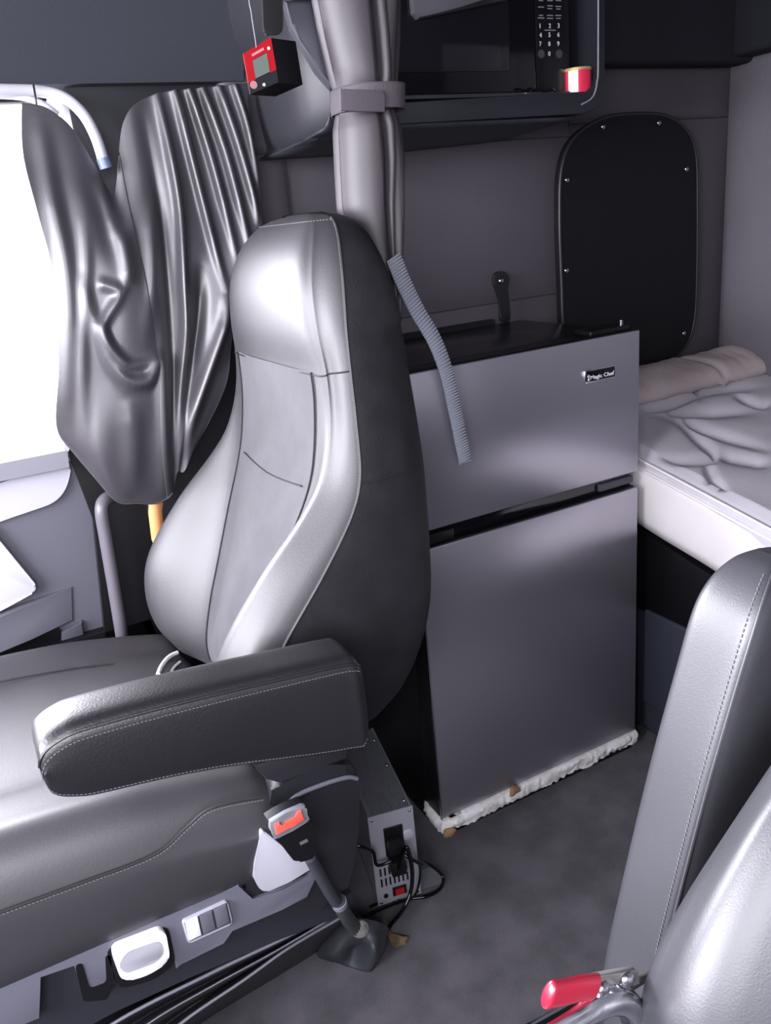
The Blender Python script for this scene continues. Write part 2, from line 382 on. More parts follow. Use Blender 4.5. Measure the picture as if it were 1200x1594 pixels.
ctrl = [[px(x, y, 1, Yc[i][k]) for k, (x, y) in enumerate(r)] for i, r in enumerate(ctrl_px)]
R1 = [([(128, 440), (140, 480), (152, 520), (172, 565), (200, 592), (232, 590), (250, 562), (254, 620), (256, 700), (256, 770)], 11, 0.013),
      ([(196, 440), (186, 462), (164, 496), (160, 512), (172, 540), (196, 566), (222, 566), (246, 552)], 8, 0.011),
      ([(150, 440), (190, 452)], 8, 0.006),
      ([(62, 190), (80, 300), (100, 400), (108, 520), (104, 640)], 14, 0.008),
      ([(128, 330), (134, 420), (128, 560), (132, 700)], 10, 0.005),
      ([(150, 280), (182, 350), (198, 420), (196, 445)], 12, 0.009),
      ([(236, 300), (238, 400), (232, 520)], 12, 0.008),
      ([(204, 620), (206, 690), (204, 775)], 18, 0.007),
      ([(352, 455), (350, 500), (326, 570), (298, 650), (284, 715)], 9, 0.015),
      ([(240, 130), (248, 165), (264, 240), (279, 330), (285, 440), (288, 520), (281, 600), (273, 720)], 6.5, 0.014),
      ([(262, 120), (273, 150), (296, 240), (319, 330), (337, 400), (352, 452)], 6, 0.013),
      ([(286, 118), (297, 150), (326, 240), (350, 330), (370, 410)], 5.5, 0.013),
      ([(308, 116), (319, 150), (349, 235), (373, 325), (392, 400)], 5.5, 0.013),
      ([(332, 112), (343, 145), (369, 222), (394, 310), (402, 350)], 5.5, 0.012),
      ([(356, 110), (366, 140), (385, 200), (404, 290)], 5, 0.011),
      ([(312, 410), (312, 470), (305, 540), (288, 640)], 11, -0.012),
      ([(222, 180), (246, 300), (262, 430), (268, 560), (266, 720)], 9, -0.007),
      ([(386, 420), (384, 500), (350, 580)], 10, -0.008)]
surf = bigrid(ctrl, 56, 26)
def fold_np(S, R):
    XY = np.array([[proj(p) for p in r] for r in S]); X, Y = XY[..., 0], XY[..., 1]; tot = np.zeros(X.shape)
    for pts, wd, h in R:
        pts = [(p.x, p.y) for p in cr([Vector((a, b, 0)) for a, b in pts], 4)]
        best = np.full(X.shape, 1e9); bi = np.zeros(X.shape); n = len(pts)-1
        for i in range(n):
            ax, ay = pts[i]; dx, dy = pts[i+1][0]-ax, pts[i+1][1]-ay
            t = np.clip(((X-ax)*dx+(Y-ay)*dy)/(dx*dx+dy*dy+1e-9), 0, 1); d = np.hypot(X-ax-t*dx, Y-ay-t*dy)
            m = d < best; best = np.where(m, d, best); bi = np.where(m, (i+t)/n, bi)
        taper = np.minimum(1, np.minimum(bi*3+0.1, (1-bi)*3+0.1))
        tot += h*taper*np.exp(-(best/wd)**2)
    return tot
FO = fold_np(surf, R1)
for ri, r in enumerate(surf):
    for i, p in enumerate(r):
        x, y = proj(p); d = (CAM-p).normalized()
        u = 8.0*i/(len(r)-1); v = ri/(len(surf)-1)
        pl_ = 0.0
        if u > 4.6:
            pl_ = 0.002*math.sin(5*u+3*v)
        p += Vector((d.x*0.4, -1, 0)).normalized()*(FO[ri, i]+pl_)
wc = thing('window_curtain', 'black vinyl curtain bunched over the passenger door window', 'curtain', px(200, 780, 1, .3))
grid('curtain_cloth', surf, curt, wc, 0.0016)
# pinch-pleat header tape along the top of the pleated half
hem2 = [surf[-1][k]+Vector((0, -0.002, 0.0015)) for k in range(38, 290, 9)]
tube('hem', hem2, 0.0014, curt, wc, 6, 2)
# curtain's edge hem, its window-lit white put into a pale colour
grid('lit_hem', [[px(36, 165, 1, .33), px(28, 190, 1, .345), px(30, 215, 1, .35)], [px(44, 240, 1, .33), px(34, 255, 1, .345), px(34, 270, 1, .35)], [px(60, 320, 1, .32), px(58, 330, 1, .33), px(52, 330, 1, .34)], [px(84, 420, 1, .315), px(82, 425, 1, .32), px(80, 420, 1, .33)]], mat('pale_lit_hem', (170, 168, 180), 0.7), wc, 0.001)

# ------------------------------------------------------------------ centre sleeper curtain, tied with a velcro band
def curtain_profile():
    # per level: photo y, x-left, x-right at the plane Y = -0.045
    lv = [(-760, 420, 665), (-400, 448, 645), (-60, 488, 622), (0, 491, 620), (60, 503, 619), (110, 515, 617), (140, 524, 615), (160, 525, 614), (178, 526, 614), (200, 524, 622), (250, 526, 627), (320, 530, 627), (400, 552, 622), (470, 570, 618), (560, 585, 606)]
    return lv
sec = []
lobes_a = [(0, 1.0)]
N = 112
lv = curtain_profile(); rows = []
ysl = []
for a, b in zip(lv, lv[1:]):
    for k in range(8): ysl.append(tuple(a[j]+(b[j]-a[j])*k/8 for j in range(3)))
ysl.append(lv[-1])
for (yy, xl, xr) in ysl:
    L = px(xl, yy, 1, -0.03); Rr = px(xr, yy, 1, -0.03); c = (L+Rr)/2; hw = (Rr-L).length/2
    tied = math.exp(-((yy-158)/26)**2)
    row = []
    for k in range(N):
        th = 2*PI*k/N
        amp = 0.16*(1-0.75*tied)
        ph = 0.5*math.sin(yy*0.013)
        ln = math.cos(7*th+ph)+0.5*math.cos(11*th+1.3+ph)
        rr = 1+amp*(ln*0.55) - amp*0.5
        # broad flat lobe on the camera-left side, deep creases to the right of it
        lx = math.cos(th); ly = math.sin(th)
        crease = 0
        for a0, wd, dp in ((-1.46, 0.10, 0.55), (-0.95, 0.13, 0.42), (-0.45, 0.14, 0.35)):
            d = (th if th < PI else th-2*PI)-(a0+0.10*math.sin(yy*0.01))
            crease += dp*math.exp(-(d/wd)**2)*(1-0.6*tied)
        if -3.15 < (th if th < PI else th-2*PI) < -1.65: rr = 1-amp*0.3
        rr -= crease*0.8
        row.append(c+Vector((hw*lx*rr, 0.042*(1-0.25*tied)*ly*rr, 0)))
    rows.append(row)
cc = thing('sleeper_curtain', 'charcoal vinyl privacy curtain gathered by a strap behind the headrest', 'curtain', (0.0, -0.03, 0.9))
grid('curtain_cloth', rows, curt2, cc, 0, True, 80, True)
# tie band
rb = []
for yy in (137, 142, 150, 158, 166, 172, 176):
    xl, xr = (524, 619) if yy < 170 else (525, 619)
    L = px(xl, yy, 1, -0.03); Rr = px(xr, yy, 1, -0.03); c = (L+Rr)/2; hw = (Rr-L).length/2
    rb.append([c+Vector((hw*1.02*math.copysign(abs(math.cos(2*PI*k/40))**0.8, math.cos(2*PI*k/40)), 0.045*math.copysign(abs(math.sin(2*PI*k/40))**0.8, math.sin(2*PI*k/40)), 0)) for k in range(40)])
grid('tie_band', rb, velc, cc, 0.002, True)
prism('tie_flap', PY([(530, 138), (596, 140), (600, 150), (599, 174), (560, 173), (531, 172)], -0.080), (0, 0.004, 0), velc, cc, 0.001)

# ------------------------------------------------------------------ hanging webbing strap
def ribbon(name, pts, hw, m, parent, th=0.0016, n=8, waves=0, wdir=None):
    P = cr(pts, n); rows = []
    for i, p in enumerate(P):
        t = (P[min(i+1, len(P)-1)]-P[max(i-1, 0)]).normalized()
        wd = Vector(wdir if wdir else (1, 0, 0)); wd = (wd-t*wd.dot(t)).normalized()
        nr = t.cross(wd)
        off = nr*(0.0006*math.sin(i*PI)) if waves else Vector()
        rows.append([p-wd*hw+off, p+off, p+wd*hw+off])
    return grid(name, rows, m, parent, th)
st = thing('webbing_strap', 'grey ribbed webbing strap hanging in front of the fridge', 'strap', px(725, 720, 1, -.035))
sp = [px(612, 400, 1, -.085), px(628, 440, 1, -.08), px(650, 485, 1, -.075), px(676, 530, 1, -.072), px(694, 578, 1, -.07), px(708, 640, 1, -.066), px(718, 690, 1, -.064), px(724, 719, 1, -.063)]
webm = mat('ribbed_grey_webbing', (128, 132, 144), 0.55, spec=0.5)
ribbon('webbing', sp, 0.0118, webm, st, 0.0016, 10, 0, (1, 0.1, 0))
P = cr(sp, 30); bm = bmesh.new()
tot = 0; last = None
for i in range(1, len(P)-1):
    tot += (P[i]-P[i-1]).length
    if last is None or tot-last > 0.0036:
        last = tot; t = (P[i+1]-P[i-1]).normalized(); wd = Vector((1, 0.1, 0)); wd = (wd-t*wd.dot(t)).normalized()
        nr = wd.cross(t); nr = nr if nr.y < 0 else -nr
        q = P[i]+nr*0.001
        tube_bm(bm, [q-wd*0.0114, q, q+wd*0.0114], 0.0008, 5)
from_bm('rib', bm, mat('light_thread_rib', (165, 170, 182), 0.5), st)
tube('end_fold', [sp[-1]-Vector((0.012, 0, 0)), sp[-1]+Vector((0.012, 0.001, 0))], 0.002, webm, st, 8, 0)

# ------------------------------------------------------------------ refrigerator
FW = 0.473
fr = thing('refrigerator', 'black and stainless two-door compact fridge behind the passenger seat', 'refrigerator', (FW/2, 0.16, 0.045))
bm = bmesh.new(); box_bm(bm, (0.003, 0.055, 0.045), (FW-0.003, 0.335, 0.862), 0.006, 3)
from_bm('body', bm, blk, fr)
box('top_panel', (0.0, 0.058, 0.852), (FW, 0.338, 0.8655), mat('glossy_black_top', (16, 16, 19), 0.22), fr, 0.004, 3)
def fdoor(z0, z1):
    d = box('door', (0.0, 0.006, z0), (FW, 0.052, z1), blk, fr, 0.004, 3)
    bm = bmesh.new(); box_bm(bm, (0.0, -0.0005, z0+0.001), (FW, 0.006, z1-0.001), 0.0022, 2)
    from_bm('steel_skin', bm, steel, d)
    box('steel_edge', (-0.0014, -0.0014, z0+0.001), (0.0014, 0.004, z1-0.001), steel_e, d, 0.0005)
    return d
d1 = fdoor(0.6089, 0.8675); d2 = fdoor(0.0449, 0.5799)
box('door_gap', (0.006, 0.014, 0.5799), (FW-0.006, 0.054, 0.6089), blkg, fr, 0.001)
box('middle_hinge', (0.012, 0.002, 0.584), (0.07, 0.05, 0.602), blk, fr, 0.002)
box('middle_hinge', (FW-0.085, 0.008, 0.586), (FW-0.004, 0.03, 0.600), mplas, fr, 0.002)
box('hinge_cover', (FW-0.10, 0.012, 0.867), (FW-0.012, 0.055, 0.877), blk, fr, 0.003, 3)
bm = bmesh.new(); tube_bm(bm, [(FW-0.026, 0.018, 0.866), (FW-0.026, 0.018, 0.886)], 0.0028, 12)
for k in range(4): tube_bm(bm, [(FW-0.026, 0.018, 0.870+k*0.0045), (FW-0.026, 0.018, 0.872+k*0.0045)], 0.004, 12)
from_bm('hinge_pin', bm, steel_e, fr)
# badge
b0 = px(910, 597, 1, -0.002); b1 = px(957, 571, 1, -0.002)
bx0, bx1 = b0.x, b1.x; bz0, bz1 = 0.8005, 0.8205
bz0 = px(910, 597, 1, 0).z; bz1 = px(910, 577, 1, 0).z
bdg = box('badge', (bx0, -0.0035, bz0), (bx1, 0.0, bz1), chrome, d1, 0.0015)
box('badge_field', (bx0+0.003, -0.0042, bz0+0.002), (bx1-0.002, -0.0030, bz1-0.002), blkg, bdg, 0.0004)
text_part('badge_text', 'Magic Chef', (bx0+0.0105, -0.0044, bz0+0.0035), (1, 0, 0), (0, 0, 1), 0.0088, wplas, bdg, width=(bx1-bx0)-0.0145)
bm = bmesh.new()
cx_, cz_ = bx0+0.0065, bz0+0.004
prism_bm(bm, [Vector((cx_-0.002, -0.0043, cz_)), Vector((cx_+0.002, -0.0043, cz_)), Vector((cx_+0.0012, -0.0043, cz_+0.005)), Vector((cx_-0.0012, -0.0043, cz_+0.005))], (0, -0.0003, 0))
for a, b in ((-0.0014, 0.0075), (0.0014, 0.0075), (0, 0.0088)): disc_bm(bm, (cx_+a, -0.0043, cz_+b), (0, -1, 0), 0.0016, 0.0003, 10)
from_bm('badge_emblem', bm, wplas, bdg)
# crumpled foil-wrapped plinth the fridge stands on
rows = []; nn = 90
def nz(x, y, z): return noise.noise(Vector((x, y, z)))
secp = [(0.003, 0.016), (0.001, 0.025), (0.0, 0.038), (0.010, 0.0435), (0.05, 0.0435), (0.05, 0.016)]
path = [Vector((0.006, 0.075, 0)), Vector((-0.008, 0.055, 0)), Vector((-0.006, -0.004, 0)), Vector((0.03, -0.010, 0)), Vector((0.25, -0.008, 0)), Vector((FW+0.004, -0.006, 0))]
pp = []
for a, b in zip(path, path[1:]):
    m_ = max(2, int((b-a).length/0.003))
    for k in range(m_): pp.append(a.lerp(b, k/m_))
pp.append(path[-1])
for i, p in enumerate(pp):
    t = (pp[min(i+1, len(pp)-1)]-pp[max(i-1, 0)]).normalized(); nin = Vector((-t.y, t.x, 0))
    if nin.y < 0 and abs(t.x) > 0.5: nin = -nin
    if abs(t.y) > 0.5: nin = Vector((1, 0, 0))
    s = i*0.003; r = []
    for q in cr([Vector((a, b, 0)) for a, b in secp], 3):
        j = 0.006*nz(s*22, q.y*55, q.x*30)+0.006*abs(nz(s*60, q.y*70, 3))+0.003*nz(s*150, q.y*160, 3)
        wav = 0.006*nz(s*9, 5, 1)
        r.append(p+nin*(q.x+j*0.9)+Vector((0, 0, max(0, min(0.0448, q.y+(j*0.5 if 0.003 < q.y < 0.04 else 0)))))+Vector((0, 0, wav if 0.02 < q.y < 0.03 else 0)))
    rows.append(r)
ft = thing('foil_plinth', 'crumpled white foil-wrapped strip under the fridge bottom edge', 'plinth', (0.2, 0.0, 0))
grid('foil_wrap', rows, foam, ft, 0, False, 70)
box('core', (0.004, 0.006, 0.0), (FW-0.004, 0.33, 0.044), blk, ft, 0.002)  # black core also stands in for the shadow edge below the foil
for (x, y0, y1) in ((800, 1225, 1236), (700, 1292, 1300)):
    bm = bmesh.new(); p = px(x, (y0+y1)/2, 1, -0.012)
    bmesh.ops.create_icosphere(bm, subdivisions=2, radius=0.011, matrix=Matrix.Translation(p) @ Matrix.Diagonal((1.3, 0.5, 0.9, 1)))
    for v in bm.verts: v.co += Vector((nz(*(v.co*90)), nz(*(v.co*80)), nz(*(v.co*70))))*0.004; v.co.z = max(0.001, v.co.z)
    from_bm('torn_patch', bm, card, ft)

# ------------------------------------------------------------------ wall-mounted porthole cover
def px_poly(pts, y, n=6): return cr(PY(pts, y), n, True)
out = [(893, 215), (935, 185), (985, 177), (1035, 180), (1068, 202), (1083, 245), (1085, 330), (1084, 430), (1080, 500), (1066, 540), (1035, 566), (980, 572), (930, 570), (893, 555), (878, 520), (874, 440), (871, 340), (874, 262)]
pc = thing('window_cover', 'black arched snap-on window cover on the padded side wall', 'window cover', px(980, 570, 1, WY))
prism('cover_panel', px_poly(out, WY-0.022), (0, 0.018, 0), mat('black_cover_vinyl', (15, 14, 18), 0.6, spec=0.3, bump=('noise', 300, 0.0004)), pc, 0.006, 3)
o2 = px_poly(out, WY-0.020); tube('piping', o2+[o2[0]], 0.0035, mat('black_piping', (40, 39, 45), 0.4), pc, 8, 0)
for s in ((939, 197), (1026, 191), (1069, 263), (883, 280), (882, 421), (1065, 519)):
    bm = bmesh.new(); dome_bm(bm, px(s[0], s[1], 1, WY-0.0235), (0, -1, 0), 0.0056, 0.003, 14, 4); from_bm('snap', bm, steel_e, pc)
# snap strap on the wall above the fridge
ss = thing('snap_strap', 'black leather snap tab on the padded wall above the fridge', 'strap', px(785, 490, 1, WY-.012))
prism('tab', cr(PY([(768, 440), (770, 427), (779, 422), (789, 425), (793, 436), (790, 447), (793, 470), (794, 498), (780, 499), (778, 470), (772, 450)], WY-0.018), 4, True), (0, 0.006, 0), mat('black_tab_leather', (26, 26, 30), 0.4), ss, 0.001)
bm = bmesh.new(); dome_bm(bm, px(780, 437, 1, WY-0.019), (0, -1, 0), 0.0062, 0.004, 18, 5); from_bm('snap_button', bm, steel_e, ss)
# black shelf lip between fridge and wall
struct(box('trim_9', (-0.05, 0.339, 0.80), (0.41, WY, 0.875), blk, None, 0.003))

# ------------------------------------------------------------------ overhead cabinet with microwave niche
SY = 0.075
cb = thing('overhead_cabinet', 'dark moulded overhead cabinet holding the microwave above the fridge', 'cabinet', (0.2, 0.2, 1.2))
zt = 1.62
def cab_outline(y, dz=0.0, inset=0.0):
    pts = [(-0.14, 1.208+dz), (0.40, 1.222+dz)]
    return pts
x0c, x1c = 0.03, 0.463
# body: side walls, bottom with rounded corner, back (a C-shaped profile extruded in Y)
zb = 1.216
outer = [Vector((x0c, SY, zb)), Vector((x1c-0.045, SY, zb+0.004)), Vector((x1c-0.018, SY, zb+0.012)), Vector((x1c-0.004, SY, zb+0.030)), Vector((x1c, SY, zb+0.055)), Vector((x1c+0.004, SY, zt)),
         Vector((x1c-0.014, SY, zt)), Vector((x1c-0.016, SY, zb+0.060)), Vector((x1c-0.022, SY, zb+0.044)), Vector((x1c-0.040, SY, zb+0.034)), Vector((x0c, SY, zb+0.030))]
prism('shell', outer, (0, 0.27, 0), mat('dark_blue_grey_plastic', (32, 34, 41), 0.5), cb, 0.003, 2)
tube('rim_glint', [Vector((x1c-0.012, SY-0.001, zt)), Vector((x1c-0.014, SY-0.001, zb+0.10)), Vector((x1c-0.017, SY-0.001, zb+0.05)), Vector((x1c-0.027, SY-0.001, zb+0.028)), Vector((x1c-0.05, SY-0.001, zb+0.018))], 0.0015, mat('pale_rim_glint', (120, 118, 128), 0.35), cb, 8)  # pale tube standing in for the highlight along the cabinet rim
# underside fairing reaching back and down to the wall
rows = []
for k in range(13):
    t = k/12; x = -0.05+t*(0.45)
    rr = []
    for j in range(9):
        s = j/8; y = SY+0.004+s*(WY-0.012-SY)
        z = zb-0.001 - 0.012*math.sin(s*PI*0.5)*(1-max(0, t-0.55)*1.6)
        rr.append(Vector((x+0.04*s*t, y, z)))
    rows.append(rr)
grid('underside', rows, mat('black_underside', (36, 38, 45), 0.6), cb, 0.004)
box('niche_back', (x0c, 0.330, 1.24), (x1c-0.01, 0.345, zt), blk, cb, 0.001)
box('underside_glint', (px(672, 205, 2, 1.214).x, px(672, 205, 2, 1.214).y, 1.209), (px(700, 203, 2, 1.214).x, px(672, 205, 2, 1.214).y+0.006, 1.214), mplas, cb, 0.001)  # small highlight on the underside, put in as a lighter bar
# left housing of the cabinet (moulded pod left of the sleeper curtain)
pod = []
podlev = [(1.205, .00, .03, .05), (1.212, .012, .012, .03), (1.235, .02, .0, .012), (1.28, .02, -.004, .0), (1.33, .01, .0, -.002), (1.40, -.03, .02, .0), (1.62, -.06, .04, .0)]
for z, xr, yf, xl in podlev:
    x_l = px(392, 180, 1, 0.16).x+xl*0.5+0.05; x_r = px(524, 180, 1, 0.06).x+xr-0.012; y_f = 0.055+yf; ybk = 0.345
    c = [(x_l+0.03, ybk), (x_l+0.012, 0.24), (x_l+0.01, y_f+0.07), (x_l+0.05, y_f+0.012), ((x_l+x_r)/2+0.01, y_f), (x_r-0.02, y_f), (x_r, y_f+0.02), (x_r+0.004, y_f+0.08), (x_r, 0.25), (x_r, ybk)]
    pod.append(cr([Vector((a, b, z)) for a, b in c], 4, True))
podr = []
for k in range(len(pod[0])): podr.append(cr([r[k] for r in pod], 5))
grid('side_housing', [[podr[k][i] for k in range(len(podr))] for i in range(len(podr[0]))], mat('housing_plastic', (40, 40, 46), 0.5, spec=0.5), cb, 0, True, 60, True)
# raised lit ridge running down the housing
prism('housing_ridge', PY([(442, 0), (486, 0), (500, 60), (518, 115), (520, 140), (492, 108), (466, 62), (452, 40)], 0.040), (0.01, 0.03, 0), mplas, cb, 0.006, 3)
# microwave
MY = 0.105
mw = thing('microwave', 'black microwave with number keypad set in the overhead cabinet', 'microwave', (0.2, 0.2, 1.258))
zm = 1.253
box('case', (0.045, MY+0.012, zm), (px(884, 60, 1, MY).x, 0.325, 1.47), blk, mw, 0.003)
xk = px(832, 60, 1, MY).x; xe = px(884, 60, 1, MY).x
box('door', (0.045, MY-0.004, zm+0.004), (xk-0.002, MY+0.013, 1.47), blkg, mw, 0.003)
box('door_window', (0.07, MY-0.0050, zm+0.035), (px(790, 60, 1, MY).x, MY-0.003, 1.44), mat('tinted_door_glass', (20, 20, 25), 0.08, spec=0.6), mw, 0.002)
kp = box('control_panel', (xk, MY-0.004, zm+0.004), (xe, MY+0.013, 1.47), mat('panel_black', (15, 15, 18), 0.25), mw, 0.002)
for row, ys in enumerate((40, 54, 68)):
    for c in range(3):
        o = px(842+c*14-2.5+1.2*(2-row)*0.3, ys+4-c*0.3, 1, MY-0.0045)
        text_part('key_number', str(row*3+c+1), o, (1, 0, 0), (0, 0, 1), 0.0065, ink, kp)
text_part('key_number', '0', px(853.5, 87, 1, MY-0.0045), (1, 0, 0), (0, 0, 1), 0.0065, ink, kp)
for (x, y, wd) in ((842, 11, 9), (856, 9, 8), (869, 10, 9), (856, 13.5, 7), (869, 14, 6), (842, 24, 6), (856, 24, 9), (869, 24, 9), (842, 28, 10), (856, 28.5, 9), (869, 28.5, 7), (856, 47, 17), (856, 1, 8), (869, 1, 8), (842, 1, 6)):
    a = px(x-wd/2, y, 1, MY-0.0042); b = px(x+wd/2, y, 1, MY-0.0042)
    box('key_legend', (a.x, MY-0.0048, a.z-0.0007), (b.x, MY-0.0040, a.z+0.0007), mat('grey_print', (120, 120, 130), 0.6) if 'grey_print' not in bpy.data.materials else bpy.data.materials['grey_print'], kp, 0)
gr_ = prism('top_plate', PY([(634, -110), (830, -110), (795, -2), (652, 29), (644, 20)], MY-0.016), (0, 0.010, 0), mat('plate_grey', (84, 82, 90), 0.5), mw, 0.001)  # lighter grey plate with a slanting lower edge and dark lines
for k in range(4): tube('plate_line', [px(652+k*14, 28-k*3, 1, MY-0.017), px(796+k*2, -3-k*4, 1, MY-0.017)], 0.0009, dthread, gr_, 6, 0)
keym = mat('keypad_button', (62, 60, 68), 0.5)
for x in (842, 870):
    disc('round_key', px(x, 84, 1, MY-0.004), (0, -1, 0), 0.0062, 0.0012, keym, kp)
box('tray_lip', (0.045, MY-0.015, zm-0.002), (xe-0.01, MY+0.03, zm+0.0035), mat('lip_black', (52, 54, 60), 0.2), mw, 0.001)
kc = tag(tube('key_scrap', [px(826, 141, 1, .085), px(835, 139, 1, .085), px(846, 142, 1, .085), px(856, 138, 1, .085), px(863, 141, 1, .085)], 0.0018, chrome, None, 6),
         'small shiny metal clip lying under the microwave keypad', 'clip')
# red tin
tn = thing('tin_can', 'small red tin with a gold rim standing beside the microwave', 'tin', px(897, 148, 1, .10))
cz = 1.255; ctr = Vector((px(895, 146, 1, .105).x, .100, 0)); rad = 0.0235
def cyl(name, r0, r1, z0, z1, m, par, n=32, a0=0, a1=2*PI):
    bm = bmesh.new()
    pts0 = [ctr+Vector((r0*math.cos(a0+(a1-a0)*k/n), r0*math.sin(a0+(a1-a0)*k/n), z0)) for k in range(n+(0 if a1-a0 > 6.2 else 1))]
    vec0 = [bm.verts.new(p) for p in pts0]; vec1 = [bm.verts.new(ctr+(Vector((p.x, p.y, 0))-ctr)*(r1/r0)+Vector((0, 0, z1))) for p in pts0]
    m_ = len(vec0)
    for k in range(m_ if a1-a0 > 6.2 else m_-1): bm.faces.new((vec0[k], vec0[(k+1) % m_], vec1[(k+1) % m_], vec1[k]))
    if a1-a0 > 6.2: bm.faces.new(vec0[::-1]); bm.faces.new(vec1)
    return from_bm(name, bm, m, par)
ctr.z = 0
zt0 = 1.2470
cyl('can_body', rad, rad, zt0, zt0+0.040, tincan, tn)
cyl('rim', rad+0.0015, rad+0.001, zt0+0.039, zt0+0.043, gold, tn)
cyl('base_rim', rad+0.001, rad+0.001, zt0-0.0005, zt0+0.001, cream, tn)
cyl('paper_label', rad+0.0004, rad+0.0004, zt0+0.001, zt0+0.039, cream, tn, 10, PI*1.08, PI*1.30)

# ------------------------------------------------------------------ red-faced monitor hanging on the housing, its wire and black strap
mo = thing('alarm_monitor', 'red and black electronic monitor with small display hung by the curtain', 'monitor', px(410, 145, 1, .0))
YM = 0.0
q = PY([(378, 84), (421, 58), (433, 128), (389, 147)], YM)
ex = Vector((0.042, 0.02, 0.0))
prism('case', q, ex, blk, mo, 0.002)
nrm = (q[1]-q[0]).cross(q[3]-q[0]).normalized(); nrm = nrm if nrm.y < 0 else -nrm
def qp(u, v): return (q[0]*(1-u)+q[1]*u)*(1-v)+(q[3]*(1-u)+q[2]*u)*v + nrm*0.0012
def quad(name, u0, v0, u1, v1, m, lift=0.0, par=mo):
    pts = [qp(u0, v0)+nrm*lift, qp(u1, v0)+nrm*lift, qp(u1, v1)+nrm*lift, qp(u0, v1)+nrm*lift]
    return prism(name, pts, -nrm*0.0016, m, par, 0)
quad('red_face', 0.0, 0.0, 1.0, 0.26, redp); quad('red_face', 0.0, 0.26, 0.26, 0.72, redp); quad('red_face', 0.78, 0.26, 1.0, 0.72, redp)
quad('face_panel', 0.0, 0.72, 1.0, 1.0, dplas); quad('display', 0.27, 0.27, 0.77, 0.70, screen, 0.0004)
quad('lettering', 0.28, 0.12, 0.70, 0.18, mat('faded_lettering', (190, 130, 134), 0.5), 0.0006)
bm = bmesh.new(); disc_bm(bm, qp(0.16, 0.82), nrm, 0.0045, 0.0012, 16); from_bm('round_logo', bm, mat('pale_logo', (170, 120, 126), 0.5), mo)
for u_, v_ in ((0.5, 0.92), (0.86, 0.2)):
    bm = bmesh.new(); disc_bm(bm, qp(u_, v_), nrm, 0.0018, 0.0012, 12); from_bm('indicator', bm, wplas, mo)
tube('wire', [px(372, -400, 1, .0), px(385, -40, 1, .0), px(391, 20, 1, .0), px(397, 60, 1, .0), px(399, 74, 1, -.002)], 0.0004, lplas, mo, 6)
hb = tag(prism('hanging_strap', cr(PY([(400, -400), (430, -400), (438, -60), (440, 0), (441, 40), (436, 52), (422, 53), (413, 50), (409, 0)], 0.03), 3, True), (0, 0.006, 0), mat('black_belt', (15, 15, 18), 0.8), None, 0.001),
         'black strap hanging down above the red monitor', 'strap')

# ------------------------------------------------------------------ bunk and mattress
struct(box('trim_10', (0.53, -1.3, 0.0), (1.09, WY, 0.345), mat('bunk_plastic', (58, 61, 72), 0.5), None, 0.02, 3))
struct(prism('trim_11', [Vector((0.525, 0.355, 0.335)), Vector((0.525, -0.6, 0.20)), Vector((0.525, -0.6, 0.33)), Vector((0.525, 0.355, 0.53))], (0.5, 0, 0), blk, None, 0.003))
box('access_panel', (0.520, -0.30, 0.08), (0.532, 0.03, 0.30), bpy.data.materials['bunk_plastic'], bpy.data.objects['trim_10'], 0.008, 3)
mt = thing('mattress', 'grey quilted mattress on the bunk behind the fridge', 'mattress', (0.8, -0.1, 0.45))
qlines = [([(1000, 640), (1040, 630), (1080, 612), (1110, 606), (1200, 600)], 5), ([(1000, 640), (1050, 650), (1085, 680), (1112, 706), (1100, 713), (1060, 716), (1000, 712)], 5),
          ([(1060, 640), (1090, 664), (1200, 700)], 5), ([(1112, 706), (1200, 722)], 5), ([(1098, 714), (1110, 745), (1130, 770)], 5), ([(1040, 632), (1060, 640), (1180, 640)], 5), ([(1140, 612), (1180, 628), (1200, 624)], 4), ([(1060, 585), (1080, 600), (1096, 622)], 5)]
def ztop(x, y): return 0.632+0.20*(y-0.05)
NX, NY = 90, 300
topr = []
for i in range(NY+1):
    y = 0.352-0.95*i/NY; r = []
    # down the front face, over the rounded edge, across the top
    zt_ = ztop(0, y); f0 = 0.515
    prof = [(f0+0.012, -0.150), (f0+0.002, -0.135), (f0-0.002, -0.10), (f0+0.0, -0.06), (f0-0.004, -0.032), (f0-0.001, -0.018), (f0+0.008, -0.008), (f0+0.022, -0.003)]
    P = [Vector((a, y, zt_+b)) for a, b in prof]
    n2 = 180
    for k in range(1, n2+1): P.append(Vector((f0+0.022+(1.088-f0-0.022)*k/n2, y, zt_+0.0)))
    for p in P[7:]:
        bulge = 0.006*nz(p.x*9, p.y*9, 0)
        p.z += bulge
        if p.y > 0.24: p.z += 0.012*math.exp(-((p.y-0.30)/0.05)**2)
    for p in P[:7]: p.x += 0.006*nz(0, p.y*14, p.z*14)
    topr.append(P)
QD = np.zeros((len(topr), len(topr[0])))
for L, wd in qlines: QD = np.maximum(QD, fold_np(topr, [(L, wd*1.5, 1.0)]))
for i, r in enumerate(topr):
    for k in range(8, len(r)): r[k].z -= 0.014*QD[i, k]
grid('quilted_cover', topr, [quilt], mt, 0, False, 80)
core = box('foam_core', (0.53, -0.59, 0.33), (1.085, 0.30, 0.455), quilt_b, mt, 0.01)
